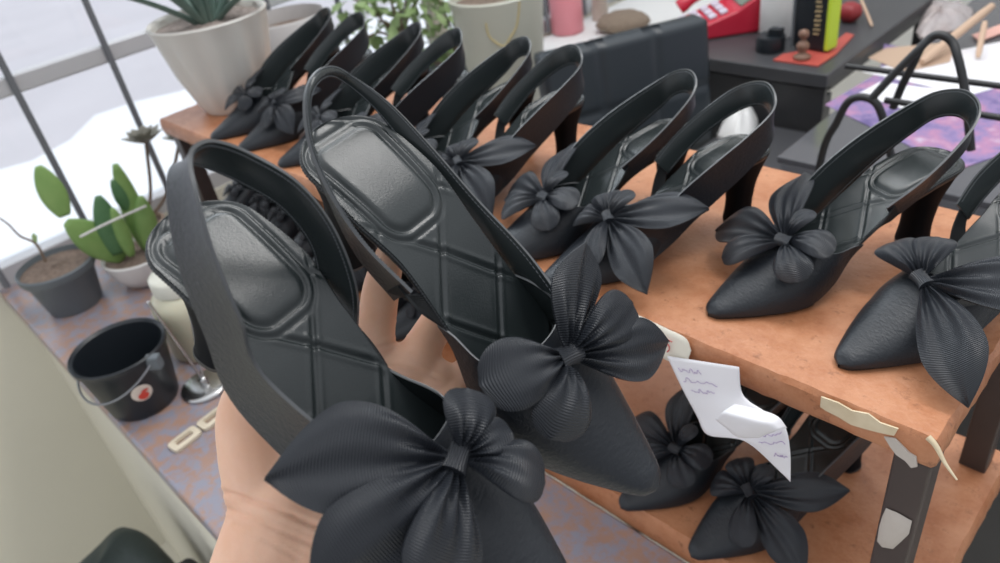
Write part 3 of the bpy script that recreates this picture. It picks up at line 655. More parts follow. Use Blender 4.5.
# dusty succulent rosettes rising behind the cactus
suc = pot('succulent_pot', (-1.50, .36, .6505), [(.035, 0), (.045, .05), (.048, .055), (.044, .056), (.042, .05)], Mat('clay_pot', (.42, .30, .22), .8).m, 'small clay pot with two dusty succulent rosettes behind the cactus bowl', soil_h=.048, soil_r=.043)
so = np.array(suc.location)
for (px, py, rr) in ((146, 142, .034), (180, 140, .026)):
    c = onX(px, py, so[0]) - so; mb = MB(); mb.tube(catmull([(0, 0, .045), c * .5 + np.array([0, .004, .0]), c], 14), .0035, 8); mb.build('stem', stemm, suc); mb = MB()
    for ring, (n, el) in enumerate(((7, .35), (6, .75), (4, 1.15))):
        for k in range(n):
            a = k * 2 * PI / n + ring * .5; leaf_blade(mb, c, (math.cos(a) * math.cos(el), math.sin(a) * math.cos(el), math.sin(el)), (0, 0, 1), rr * 1.25 * (1 - .2 * ring), rr * .36, -.25, .003)
    mb.build('rosette', rosm, suc)
# white bench below the window with leafy plants
mb = MB(); mb.box((-1.385, 1.475, .63), (.44, 1.50, .04)); mb.box((-1.395, 1.475, (.61 + FL) / 2), (.40, 1.44, .61 - FL)); o = mb.build('window_bench', white_p, smooth=False, bevel=.004); tag(o, 'white bench under the window carrying the leafy plants and pale pot', 'bench')
mb = MB(); mb.box((WX + .01, 1.30, 1.47), (.04, .05, 1.6)); mb.build('window_post', Mat('beige_post', (.62, .56, .48), .6).m, win, smooth=False, bevel=.004)
def shrub(loc, label, trunk, crown, nleaf, rad, seed, m, dark=None):
    o = pot('leafy_plant', loc, [(.06, 0), (.08, .10), (.085, .105), (.078, .105), (.075, .09)], greyplas, label, soil_h=.09, soil_r=.076); r = random.Random(seed)
    mb = MB(); mb.tube(catmull(trunk, 16), np.linspace(.011, .006, 16), 8); mb.build('trunk', stemm, o); t = np.array(trunk[-1]); mb2 = MB(); mb = MB()
    for c in crown:
        c = np.array(c, float); mb2.tube(catmull([t * .8 + np.array(trunk[0]) * .2, (t + c) / 2 + np.array([0, 0, .01]), c], 8), .003, 5)
        for k in range(nleaf):
            v = np.array([r.gauss(0, 1) for _ in range(3)]); v /= np.linalg.norm(v); p = c + v * rad * (r.random() ** .4)
            leaf_blade(mb, p, v + np.array([r.gauss(0, .5) for _ in range(3)]), (r.gauss(0, .4), r.gauss(0, .4), 1), .03 + .018 * r.random(), .009 + .004 * r.random(), .4, .0008, n=6)
    mb2.build('branch', stemm, o); mb.build('foliage', m, o); return o
shrub((-1.45, 1.06, .6505), 'leafy green shrub in a pot by the window, left of the window post', [(0, 0, .08), (.01, .0, .14), (.0, -.01, .22)], [(.0, -.06, .27), (.02, .05, .29), (-.02, -.09, .24), (.03, .0, .33), (-.03, .05, .25), (-.02, -.10, .33), (0., .07, .36), (0, -.02, .40)], 30, .060, 5, leafm)
shrub((-1.50, 1.245, .6505), 'greyish leafy plant right of the window post, beside the pale pot', [(0, 0, .08), (.0, .0, .12), (.0, .01, .17)], [(.0, -.02, .22), (.03, .02, .14), (.0, -.05, .14), (.02, .04, .25), (0, -.04, .28), (.03, -.04, .10)], 22, .048, 9, leafm)
pale = pot('pale_pot', onZ(512, 112, .65) + [0, 0, .0005], [(.060, 0), (.072, .02), (.094, .14), (.106, .262), (.1085, .285), (.104, .288), (.100, .275), (.096, .25)], Mat('celadon_glaze', (.56, .56, .48), .5).m, 'pale celadon pot with a gold looped line, left of the quilted chair', soil_h=.268, soil_r=.0985)
po = np.array(pale.location); gold = Mat('gold_line', (.62, .50, .22), .4).m
P = []
for px, py in [(487, 22), (490, 34), (497, 41), (504, 44), (509, 36), (515, 26), (518, 12), (519, 2)]:
    d = ray(px, py); p = EYE + d * (np.linalg.norm(po[:2]) / np.linalg.norm(d[:2])) - po; hh = min(max(p[2], 0), .285); rr = .072 + (.1085 - .072) * (hh / .285) ** .9
    q = EYE + d * (np.linalg.norm(po[:2] - EYE[:2]) - rr * .9) / np.linalg.norm(d[:2]) - po; s = math.hypot(q[0], q[1]); hh = min(max(q[2], 0), .285); rr = float(np.interp(hh, [0, .02, .14, .262, .285], [.060, .072, .094, .106, .1085])) + .0005; P.append((q[0] / s * rr, q[1] / s * rr, q[2]))
mb = MB(); mb.tube(catmull(P, 60), .0018, 6); mb.build('gold_line', gold, pale)
mb = MB(); mb.lathe([(.045, 0), (.05, .005), (.05, .10), (.043, .16), (.03, .175), (.02, .18), (.001, .18)]); mb.poly([(.045 * math.cos(a), .045 * math.sin(a), 0) for a in np.linspace(0, 2 * PI, 40, endpoint=False)][::-1]); o = mb.build('bottle', Mat('pink_plastic', (.78, .28, .32), .4).m); o.location = onZ(571, 26, .65) + [.03, -.05, .0005]; tag(o, 'pink plastic bottle behind the quilted chair, cut by the top of the frame', 'bottle')
straw = Mat('straw_brown', (.26, .20, .15), .9); straw.bump(straw.noise(60, 4), 1, .01); straw = straw.m
mb = MB(); mb.lathe([(.001, .0), (.05, .0), (.072, .010), (.080, .022), (.066, .036), (.042, .041), (.001, .043)], wob=lambda th, h: .08 * np.sin(3 * th + h * 40) + .04 * np.sin(8 * th)); o = mb.build('straw_bundle', straw); o.location = onZ(617, 31, .65) + [.0, .03, .0005]; tag(o, 'brown straw bundle lying behind the quilted chair back', 'straw')
mb = MB(); mb.lathe([(.022, 0), (.024, .03), (.02, .08), (.026, .12), (.016, .15), (.024, .19), (.018, .22), (.001, .225)], wob=lambda th, h: .12 * np.sin(2 * th + h * 30)); mb.poly([(.022 * math.cos(a), .022 * math.sin(a), 0) for a in np.linspace(0, 2 * PI, 40, endpoint=False)][::-1]); o = mb.build('driftwood', Mat('pale_driftwood', (.52, .44, .38), .9).m); o.location = onZ(588, 24, .65) + [.01, .05, .0005]; tag(o, 'pale knotted driftwood piece between the pink bottle and the straw', 'driftwood')
# ------------------------------------------------------------------ things on the counter
blackpl = Mat('black_plastic', (.012, .016, .021), .4).m
bk = empty('bucket', onZ(146, 399, .65) + [0, 0, .0005], 'black bucket with a wire handle and a red sticker on the stone counter', 'bucket'); ko = np.array(bk.location)
mb = MB(); mb.lathe([(.001, 0), (.047, 0), (.050, .004), (.063, .090), (.067, .094), (.068, .101), (.066, .103), (.0615, .099), (.0485, .010), (.001, .008)], n=64); mb.build('body', blackpl, bk, sharp=40)
def on_wall(px, py, off=.0012):
    """point of the bucket wall met by a picture ray"""
    d = ray(px, py); d = d / np.linalg.norm(d); o = EYE - ko; best = None
    for t in np.linspace(.6, 1.6, 1600):
        p = o + d * t; r = .050 + .013 * max(min((p[2] - .004) / .086, 1), 0) + off
        if math.hypot(p[0], p[1]) <= r and p[2] < .099: best = p; break
    if best is None: best = o + d * 1.2
    return best
def disc_on(name, cx_, cy_, rx, m, parent, off):
    c = on_wall(cx_, cy_, off); a0 = math.atan2(c[1], c[0]); mb = MB(); rings = []
    for k in (1., .9, .5, .02):
        ring = []
        for t in np.linspace(0, 2 * PI, 30, endpoint=False):
            h = c[2] + rx * k * math.sin(t); r = .050 + .013 * (h - .004) / .086 + off + (.0004 if k < 1 else 0); a = a0 + rx * k * math.cos(t) / r; ring.append((r * math.cos(a), r * math.sin(a), h))
        rings.append(ring)
    mb.grid(rings, closev=True); mb.poly(rings[-1]); return mb.build(name, m, parent, recalc=True)
st = disc_on('sticker', 142, 393, .0145, Mat('sticker_cream', (.75, .66, .58), .6).m, bk, .0006); st['label'] = 'round cream sticker with a red apple shape'
def apple(dx, dz, r, nm):
    c = on_wall(144, 394, .001); a0 = math.atan2(c[1], c[0]); mb = MB(); ring = []
    for t in np.linspace(0, 2 * PI, 20, endpoint=False):
        h = c[2] + dz + r[1] * math.sin(t); rr = .050 + .013 * (h - .004) / .086 + .0019; a = a0 + (dx + r[0] * math.cos(t)) / rr; ring.append((rr * math.cos(a), rr * math.sin(a), h))
    mb.poly(ring); return mb.build(nm, Mat('sticker_red', (.65, .06, .04), .6).m, st, smooth=False, recalc=True)
apple(-.001, -.002, (.0075, .0065), 'red_shape'); apple(.003, .006, (.0055, .0022), 'red_leaf')
mb = MB(); a_ = math.atan2(-1, .35); hp = []
for k in np.linspace(0, 1, 40):
    th = a_ - PI / 2 + PI * (1 - k) * 1. ; hp.append((  .069 * math.cos(th), .069 * math.sin(th), .094 - .040 * math.sin(PI * k)))
mb.tube(hp, .0016, 8); wh = mb.build('wire_handle', Mat('wire_grey', (.3, .31, .33), .35, .5, .8).m, bk)
mb = MB(); mb.box(np.array(hp[0]) + [0, 0, -.004], (.02, .014, .022), rz=.8); mb.build('handle_ear', greyplas, bk, smooth=False, bevel=.003)
chrome = Mat('brushed_chrome', (.55, .55, .55), .25, .5, 1.).m
ds = empty('display_stand', onZ(207, 387, .65) + [0, 0, .0005], 'small metal stand with round chrome foot and thin rods, beside the cream jar', 'stand'); do = np.array(ds.location)
mb = MB(); mb.lathe([(.001, 0), (.036, 0), (.0375, .003), (.036, .006), (.033, .0075), (.02, .009), (.001, .0095)], n=48); mb.build('foot', chrome, ds, sharp=40)
mb = MB(); mb.lathe([(.006, .009), (.007, .016), (.004, .02), (.001, .02)]); mb.build('socket', chrome, ds)
for px, py in ((148, 302), (190, 312)):
    e = onX(px, py, do[0] - .01) - do; mb = MB(); mb.tube([np.array([0, 0, .012]), e * .5 + np.array([0, 0, .006]), e], .0022, 8); mb.build('rod', chrome, ds)
jar = empty('jar', (-1.085, .275, .6505), 'cream plastic jar with a rounded shoulder behind the metal stand', 'jar'); creamj = Mat('cream_plastic', (.64, .61, .46), .35, .5, Subsurface_Weight=.1).m
mb = MB(); mb.lathe([(.001, 0), (.05, 0), (.054, .004), (.055, .085), (.052, .10), (.042, .112), (.036, .115)]); mb.build('body', creamj, jar, sharp=60)
mb = MB(); mb.lathe([(.036, .113), (.041, .115), (.041, .137), (.037, .141), (.001, .142)]); mb.build('lid', Mat('cream_lid', (.72, .71, .62), .3).m, jar, sharp=50)
bonem = Mat('bone_plastic', (.70, .62, .48), .4).m
for (px, py, a, lb) in ((186, 441, .5, 'cream rectangular buckle on the counter, farther from the metal stand'), (214, 420, .45, 'cream rectangular buckle on the counter, nearer the metal stand')):
    c = onZ(px, py, .65); mb = MB(); n = 44; ro, ri = [], []
    def rr_(hx, hy, p): return [(math.copysign(abs(math.cos(t)) ** p, math.cos(t)) * hx, math.copysign(abs(math.sin(t)) ** p, math.sin(t)) * hy) for t in np.linspace(0, 2 * PI, n, endpoint=False)]
    o_ = rr_(.0215, .0125, .35); i_ = rr_(.0125, .0055, .3)
    mb.grid([[(*p, .0005) for p in i_], [(*p, .0005) for p in o_], [(p[0] * 1.02, p[1] * 1.02, .003) for p in o_], [(*p, .006) for p in o_], [(p[0] * 1.1, p[1] * 1.15, .0075) for p in i_], [(*p, .006) for p in i_]], closeu=True, closev=True)
    o = mb.build('buckle', bonem, sharp=50, recalc=True); o.location = c; d1 = onZ(px + 22, py - 17, .65) - c; o.rotation_euler = (0, 0, math.atan2(d1[1], d1[0])); tag(o, lb, 'buckle', 'cream buckles')
# dark bag and a black cloth at the foot of the low wall
bagm = Mat('dark_green_nylon', (.030, .045, .043), .5); bagm.bump(bagm.noise(14, 4), .6, .01); bagm = bagm.m
def lump(name, c, sx, sy, sz, m, label, cat, seed):
    r = np.random.RandomState(seed); ph = r.rand(6) * 6; mb = MB(); rings = []
    for v in np.linspace(0, 1, 26):
        ring = []; s = (1 - max((v - .55) / .45, 0) ** 3) ** .5 * .97 + .03; zz = sz * math.sin(min(v, .999) * PI / 2)
        for a in np.linspace(0, 2 * PI, 48, endpoint=False):
            k = 1 + .06 * math.sin(3 * a + ph[0] + 4 * v) + .03 * math.sin(7 * a + ph[1] - 6 * v); e = lambda q, p: math.copysign(abs(q) ** p, q)
            ring.append((sx * e(math.cos(a), .6) * s * k, sy * e(math.sin(a), .6) * s * k, zz * (1 + .03 * v * math.sin(2 * a + ph[2]))))
        rings.append(ring)
    mb.grid(rings, closev=True, flip=False); mb.poly(rings[0][::-1]); mb.poly(rings[-1]); o = mb.build(name, m, recalc=True); o.location = c; return tag(o, label, cat)
lump('bag', (-1.125, -.03, FL), .085, .10, .50, bagm, 'dark green slouched bag on the floor below the counter', 'bag', 2)
lump('cloth', (-.955, .045, FL), .055, .045, .56, Mat('black_cloth', (.012, .012, .014), .8).m, 'black crumpled cloth standing beside the green bag', 'cloth', 4)
# ------------------------------------------------------------------ quilted chair behind the rack
vinyl = Mat('black_vinyl', (.030, .038, .046), .36, .5); vinyl.bump(vinyl.noise(220, 3), .15, .001); vinyl = vinyl.m
ca, cb = onZ(566, 50, .87), onZ(709, 14, .87)
cdir = (cb - ca); cw = np.linalg.norm(cdir) ; cdir /= cw; cang = math.atan2(cdir[1], cdir[0])
cmid = (ca + cb) / 2 - cdir * .03; cw += .06
ch = empty('office_chair', (cmid[0], cmid[1], FL), 'black quilted office chair, its backrest showing behind the rack', 'chair'); ch.rotation_euler = (0, 0, cang)
def quilted(W_, H_, T_, nx=3, nz=3, r=.03):
    mb = MB(); U = np.linspace(-1, 1, 61); V = np.linspace(-1, 1, 61); f = []
    for side in (-1, 1):
        g = np.zeros((61, 61, 3))
        for i, u in enumerate(U):
            for j, v in enumerate(V):
                x, z = u * W_ / 2, v * H_ / 2; dx = max(abs(x) - (W_ / 2 - r), 0); dz = max(abs(z) - (H_ / 2 - r), 0); d = math.hypot(dx, dz)
                if d > r: x = math.copysign(W_ / 2 - r + dx * r / d, x); z = math.copysign(H_ / 2 - r + dz * r / d, z); d = r
                e = min(W_ / 2 - abs(x), H_ / 2 - abs(z)); rim = math.sqrt(max(1 - (max(r * .5 - e, 0) / (r * .5)) ** 2, 0))
                qx = (u + 1) / 2 * nx; qz = (v + 1) / 2 * nz; gr = math.exp(-((qx - round(qx)) * W_ / nx / .008) ** 2) * (0 < round(qx) < nx) + math.exp(-((qz - round(qz)) * H_ / nz / .008) ** 2) * (0 < round(qz) < nz)
                g[i, j] = (x, side * (T_ / 2 * rim - .005 * min(gr, 1)), z)
        mb.grid(g, flip=(side > 0)); f.append(g)
    ring = lambda g: np.vstack([g[:, 0], g[-1][1:], g[::-1, -1][1:], g[0][::-1][1:-1]])
    mb.grid([ring(f[0]), ring(f[1])], closev=True); return mb
b_ = quilted(cw, .42, .06); tl = .12
b_.v = [(x, y * 1 + (z) * .10, z + .66 - FL) for x, y, z in b_.v]; b_.build('backrest', vinyl, ch, recalc=True)
s_ = quilted(cw, .32, .08, 3, 3, .04); s_.v = [(x, -.20 + z, .52 + y) for x, y, z in s_.v]; s_.build('seat', vinyl, ch, recalc=True)
mb = MB(); mb.tube([(0, -.22, .49), (0, -.22, .08)], .028, 14); mb.build('gas_column', steel, ch)
mb = MB(); mb.tube(catmull([(0, -.15, .46), (0, .03, .46), (0, .035, .68)], 16), .02, 10); mb.build('back_bracket', steel, ch)
for k in range(5):
    a = k * 2 * PI / 5; mb = MB(); mb.tube([(0, -.22, .10), (.24 * math.cos(a), -.22 + .24 * math.sin(a), .07)], [.022, .014], 10); l = mb.build('base_leg', steel, ch)
    mb = MB(); mb.lathe([(.001, 0), (.022, .004), (.028, .028), (.022, .052), (.001, .056)], c=(.24 * math.cos(a), -.22 + .24 * math.sin(a), 0), n=16); mb.build('castor', blackpl, l)
# ------------------------------------------------------------------ work desk and table on the right
deskm = Mat('dark_desk', (.05, .052, .058), .4); deskm.color(deskm.mix(deskm.noise(5, 4), (.04, .042, .048), (.075, .075, .08))); deskm = deskm.m
smoked = Mat('smoked_glass', (.10, .10, .11), .12, .6).m
ds_ = empty('desk', (-.84, 1.815, FL), 'black side desk carrying the red phone and white roll at the back', 'desk')
mb = MB(); mb.box((0, 0, .735 - FL), (.44, .70, .03)); mb.build('desk_top', deskm, ds_, smooth=False, bevel=.003)
mb = MB(); mb.box((0, .03, .70 - FL), (.38, .58, .04)); mb.build('apron', deskm, ds_, smooth=False)
for x in (-.18, .18):
    for y in (-.28, .30): mb = MB(); mb.box((x, y, (.68 - FL) / 2), (.035, .035, .68 - FL)); mb.build('leg', deskm, ds_, smooth=False, bevel=.003)
mb = MB(); mb.box((0, -.30, (.70 - FL) / 2), (.40, .015, .70 - FL)); mb.build('front_panel', deskm, ds_, smooth=False)
tb = empty('work_table', (-.10, 1.65, FL), 'dark grey table behind the rack, spread with papers over a lower board', 'table')
mb = MB(); mb.box((0, 0, .715 - FL), (.92, 1.00, .012)); mb.build('table_top', smoked, tb, smooth=False, bevel=.002)
mb = MB()
for y in (-.49, .49): mb.box((0, y, .695 - FL), (.90, .022, .028))
for x in (-.445, .445): mb.box((x, 0, .695 - FL), (.022, .96, .028))
mb.build('frame', steel, tb, smooth=False)
mb = MB(); mb.box((-.10, -.46, .62 - FL), (1.20, .52, .012)); mb.build('lower_board', deskm, tb, smooth=False)
for x in (-.43, .43):
    for y in (-.47, .47): mb = MB(); mb.box((x, y, (.69 - FL) / 2), (.026, .026, .69 - FL)); mb.build('leg', steel, tb, smooth=False, bevel=.002)
mb = MB(); mb.box((.08, -.69, (.61 - FL) / 2), (.80, .012, .61 - FL)); mb.build('front_panel', deskm, tb, smooth=False)
TZ = .7215
# printed purple sheet, papers on it
pur = Mat('purple_print', (.4, .3, .6), .5); pur.color(pur.ramp(pur.noise(16, 5, .6), [(.36, (.12, .09, .24)), (.48, (.26, .19, .38)), (.58, (.42, .20, .34)), (.70, (.52, .46, .58))])); pur = pur.m
def flat(name, pts, z, th, m, label, cat, group=None, seed=1, amp=.0):
    P = [onZ(px, py, z) for px, py in pts]; c = sum(P) / len(P); c[2] = z; mb = MB(); n = len(P)
    Q = [p - c for p in P]; T = [(q[0], q[1], th) for q in Q]; B = [(q[0], q[1], 0) for q in Q]; mb.grid([B, T], closev=True); mb.poly(T); mb.poly(B[::-1]); o = mb.build(name, m, smooth=False, recalc=True); o.location = c; return tag(o, label, cat, group)
flat('printed_sheet', [(825, 105), (880, 72), (884, 44), (1015, 70), (1015, 150), (958, 170), (860, 122)], TZ, .0008, pur, 'purple and pink printed sheet spread over the dark glass table', 'poster')
flat('white_sheet', [(862, 72), (912, 60), (1010, 40), (1010, 84), (968, 96), (925, 86)], TZ + .0012, .0006, paperm, 'white paper lying across the upper part of the purple print', 'paper')
flat('white_strip', [(858, 94), (880, 82), (960, 92), (950, 112), (900, 108)], TZ + .0024, .0006, paperm, 'white paper strip on the purple print behind the near wire hoop', 'paper')
flat('kraft_sheet', [(868, 58), (886, 48), (955, 42), (950, 62), (905, 72)], TZ + .0026, .0006, Mat('kraft_paper', (.52, .37, .27), .8).m, 'tan kraft paper lying behind the tall wire hoop', 'paper')
# clear plastic bag with tan contents
plas = Mat('clear_plastic', (.75, .68, .68), .25, .5, Transmission_Weight=.35); plas.color(plas.mix(plas.noise(22, 4), (.60, .46, .40), (.80, .78, .82))); plas.bump(plas.noise(40, 5), 1., .01); plas = plas.m
def heap(name, pts, z, h, m, label, cat, seed):
    P = [onZ(px, py, z) for px, py in pts]; c = sum(P) / len(P); c[2] = z; r = np.random.RandomState(seed); mb = MB(); rings = []
    B = lerp_curve([p - c for p in P + [P[0]]], 49)[:-1]
    for k in np.linspace(1, .03, 14):
        rings.append([(b[0] * k, b[1] * k, max(0, h * (1 - k ** 2.2) * (1 + .25 * math.sin(9 * b[0] / .1 + 5 * k) * math.cos(7 * b[1] / .1)))) for b in B])
    mb.grid(rings, closev=True); mb.poly(rings[-1]); mb.poly([(b[0], b[1], 0) for b in B][::-1]); o = mb.build(name, m, recalc=True); o.location = c; return tag(o, label, cat)
heap('plastic_bag', [(915, 33), (926, 8), (934, 0), (972, 8), (966, 26), (936, 37), (921, 39)], TZ + .0005, .03, plas, 'crinkled clear plastic bag holding tan pieces on the black desk', 'bag', 3)
woodm = Mat('pale_wood', (.60, .42, .30), .6); woodm.bump(woodm.noise(60, 3, stretch=(1, .1, 1)), .2, .001); woodm = woodm.m
def stick(a, b, r, lb, name='wooden_stick', m=None, flatk=.5):
    A, B = np.array(a), np.array(b); c = (A + B) / 2; mb = MB(); mb.tube(np.linspace(A - c, B - c, 8), [r * .7, r, r, r, r, r, r, r * .8], 10); o = mb.build(name, m or woodm); o.location = c; return tag(o, lb, 'stick', 'pale wooden sticks')
stick(onZ(922, 62, TZ + .012), onZ(992, 6, TZ + .06), .009, 'pale wooden stick slanting up from the papers, left of the other')
stick(onZ(978, 57, TZ + .010), onZ(985, 22, TZ + .06), .006, 'short pale wooden stick standing among the papers at the right')
stick(onZ(872, 26, .7545), onZ(858, -8, .79), .0035, 'thin pale stick leaning beside the dark red ball')
flat('folded_cloth', [(972, 36), (1010, 22), (1012, 30), (980, 42)], TZ + .0030, .003, Mat('pink_cloth', (.78, .45, .38), .7).m, 'folded salmon pink cloth at the right edge of the table', 'cloth')
mb = MB(); mb.lathe([(.001, 0), (.014, .001), (.024, .012), (.026, .022), (.022, .036), (.010, .043), (.001, .042)], wob=lambda th, h: .05 * np.sin(5 * th)); o = mb.build('red_ball', Mat('dark_red', (.28, .025, .03), .45).m); o.location = onZ(853, 22, .75) + [-.01, 0, .0005]; tag(o, 'dark red ball shaped trinket on the desk beside the plastic bag', 'trinket')
# wire stand: two bent rod hoops
rodm = Mat('black_rod', (.018, .019, .021), .4).m
wy = 1.03
BZ = .6265
ws = empty('wire_stand', (onY(865, 120, wy)[0], wy, BZ), 'black bent rod stand with two hoops, one taller, behind the toe straps', 'stand'); wo_ = np.array(ws.location)
def hoop(pts, y, name):
    P = [onY(px, py, y if not isinstance(y, (list, tuple)) else y[i]) for i, (px, py) in enumerate(pts)]; P[0][2] = BZ + .006 if y == wy else P[0][2]
    mb = MB(); mb.tube(catmull([p - wo_ for p in P], 70), .0055, 12); return mb.build(name, rodm, ws)
hoop([(811, 184), (822, 155), (837, 122), (848, 102), (862, 97), (876, 103), (884, 122), (890, 150), (893, 172)], wy, 'hoop')
hoop([(872, 98), (895, 73), (918, 50), (930, 38), (941, 35), (952, 42), (958, 58), (964, 85), (968, 118), (971, 150)], [wy, wy + .01, wy + .02, wy + .03, wy + .03, wy + .03, wy + .02, wy + .01, wy, wy], 'hoop')
hoop([(893, 108), (902, 86), (914, 62), (922, 46), (934, 36)], wy + .05, 'brace')
for p, q, y in (((846, 66), (1010, 88), wy + .12), ((885, 100), (1010, 122), wy + .03)):
    a, b = onY(*p, y), onY(*q, y); b[2] = a[2]; mb = MB(); mb.tube(np.linspace(a - wo_, b - wo_, 6), .0045, 10); mb.build('rail', rodm, ws)
# crumpled white cloth
heap('white_cloth', [(716, 138), (722, 126), (740, 114), (757, 117), (755, 134), (738, 144)], .6265, .05, white_p, 'crumpled white cloth behind the second pair of shoes', 'cloth', 8)
# phone, roll, tape, box, chess like figure on the desk
DZ = .7505
redpl = Mat('red_plastic', (.55, .02, .05), .35).m; keym = Mat('lilac_keys', (.62, .58, .68), .5).m; lcd = Mat('grey_green_screen', (.16, .20, .16), .3).m
fl = onZ(714, 48, .75); fr = onZ(735, 30, .75); bl = onZ(722, 8, .75)
ph = empty('telephone', onZ(718, 30, .75) + [0, 0, .0005], 'red desk telephone with pale keypad beside the white roll', 'telephone'); xd = fr - fl; ph.rotation_euler = (0, 0, -.75); ph.scale = (1.25, 1.25, 1.25)
mb = MB(); prof = [(-.075, 0), (-.075, .018), (.02, .045), (.075, .075), (.085, .07), (.085, 0)]
for s in (1, -1): pass
mb.grid([[(-.05, y, z) for y, z in prof], [(.05, y, z) for y, z in prof]], closev=True); mb.poly([(-.05, y, z) for y, z in prof]); mb.poly([(.05, y, z) for y, z in prof][::-1]); mb.build('body', redpl, ph, smooth=False, bevel=.005, recalc=True)
def face(u, v, h=.0): y = -.075 + v * .095; return (-.05 + .1 * u, y, .018 + .027 * v + h)
for r_ in range(4):
    for c_ in range(3):
        mb = MB(); c = np.array(face(.22 + .28 * c_, .14 + .22 * r_, .003)); mb.box(c, (.02, .014, .006), rot=[[1, 0, 0], [0, .96, -.27], [0, .27, .96]]); mb.build('key', keym, ph, smooth=False, bevel=.002)
mb = MB(); mb.box((.012, .047, .0615), (.066, .04, .004), rot=[[1, 0, 0], [0, .88, -.48], [0, .48, .88]]); mb.build('screen', lcd, ph, smooth=False, bevel=.001)
mb = MB(); mb.tube(catmull([(-.066, -.06, .035), (-.066, -.03, .05), (-.066, .04, .068), (-.066, .075, .075)], 16), [.014, .015, .013, .011, .010, .010, .010, .010, .010, .010, .010, .010, .011, .013, .015, .014], 12); mb.build('handset', redpl, ph)
mb = MB(); mb.lathe([(.001, 0), (.036, 0), (.038, .003), (.038, .17), (.034, .176), (.012, .177), (.012, .12), (.001, .12)]); o = mb.build('paper_roll', white_p, sharp=50); o.location = onZ(776, 35, .75) + [0, 0, .0005]; tag(o, 'tall white paper roll standing on the desk between phone and black box', 'roll')
mb = MB(); mb.lathe([(.010, 0), (.030, 0), (.031, .003), (.031, .030), (.030, .033), (.010, .033), (.009, .03), (.009, .003)]); 
mb.box((.012, .0, .041), (.026, .02, .016)); o = mb.build('tape_dispenser', blackpl, sharp=40); o.location = onZ(770, 50, .75) + [0, 0, .0005]; tag(o, 'round black tape holder with a raised lip in front of the white roll', 'tape')
flat('red_folder', [(773, 61), (783, 55), (828, 48), (846, 34), (854, 36), (836, 55), (818, 67)], .75 + .0005, .003, Mat('red_cover', (.50, .09, .07), .5).m, 'thin red folder under the black box at the desk edge', 'folder')
bx = empty('box', onZ(813, 48, .7535) + [0, 0, .001], 'tall black box with gold lettering marks and a lime green edge', 'box'); bx.rotation_euler = (0, 0, -.15); bxr = -.15
goldm = Mat('gold_print', (.55, .42, .22), .4).m; lime = Mat('lime_green', (.55, .72, .05), .5).m
mb = MB(); mb.box((0, 0, .075), (.075, .035, .15)); mb.build('body', blackpl, bx, smooth=False, bevel=.006)
mb = MB(); mb.box((-.043, .0, .07), (.006, .036, .14)); mb.build('side_panel', greyplas, bx, smooth=False, bevel=.002)
mb = MB(); mb.box((.0405, 0, .078), (.010, .037, .15)); mb.build('lime_edge', lime, bx, smooth=False, bevel=.004)
r = random.Random(4); mb = MB()
for k in range(9):
    z = .035 + k * .0095; mb.tube(catmull([(.012 + .004 * r.random() + d, -.0185, z + e) for d, e in ((-.004, 0), (0, .003), (.005, .001), (.009, .004))], 10), .0014, 6)
mb.build('gold_script', goldm, bx)
mb = MB(); mb.lathe([(.001, 0), (.017, 0), (.018, .005), (.012, .009), (.007, .014), (.012, .022), (.0135, .028), (.010, .034), (.005, .038), (.0045, .042), (.009, .046), (.011, .052), (.009, .058), (.001, .062)]); o = mb.build('wooden_figure', Mat('dark_turned_wood', (.22, .12, .08), .5).m); o.location = onZ(803, 58, .7535) + [0, -.005, .001]; tag(o, 'small turned wooden figure standing in front of the black box', 'figurine')
# wooden planks on the floor at the right
for k, (y, lb) in enumerate(((.92, 'pale wooden plank on the floor, the one nearest the back of the rack'), (1.0, 'pale wooden plank on the floor behind the rack, middle one'), (1.10, 'pale wooden plank on the floor behind the rack, farthest from it'))):
    mb = MB(); mb.box((0, 0, .02), (1.0, .07, .04)); o = mb.build('wooden_plank', woodm, smooth=False, bevel=.003); o.location = (.50, y - .06 - .13, FL + .0005); tag(o, lb, 'plank', 'wooden planks')
# ------------------------------------------------------------------ the hand that holds the pair
skin = Mat('skin', (.74, .42, .30), .5, .4, Subsurface_Weight=.15); skin.b.inputs['Subsurface Radius'].default_value = (.008, .003, .0015)
skin.color(skin.mix(skin.ramp(skin.noise(38, 5, .6), [(.35, (0, 0, 0)), (.7, (1, 1, 1))]), (.79, .46, .31), (.86, .55, .40))); skin.bump(skin.noise(420, 3), .15, .0008); skin = skin.m
def cone_chain(mb, pts, n=18):
    """rounded tapering limb through (px, py, depth, radius in mm)"""
    Q = np.array([list(onD(px, py, d)) + [r / 1000.] for px, py, d, r in pts]); C = catmull(Q, max(24, 10 * len(Q)))
    P, R_ = C[:, :3], C[:, 3]
    d0 = P[0] - P[1]; d0 /= np.linalg.norm(d0); d1 = P[-1] - P[-2]; d1 /= np.linalg.norm(d1)
    pre = [(P[0] + d0 * R_[0] * math.sin(a), R_[0] * math.cos(a)) for a in (1.45, 1.1, .7, .35)]; post = [(P[-1] + d1 * R_[-1] * math.sin(a), R_[-1] * math.cos(a)) for a in (.35, .7, 1.1, 1.45)]
    P = np.vstack([[p for p, _ in pre], P, [p for p, _ in post]]); R_ = np.r_[[r for _, r in pre], R_, [r for _, r in post]]
    mb.tube(P, R_, n)
mb = MB()
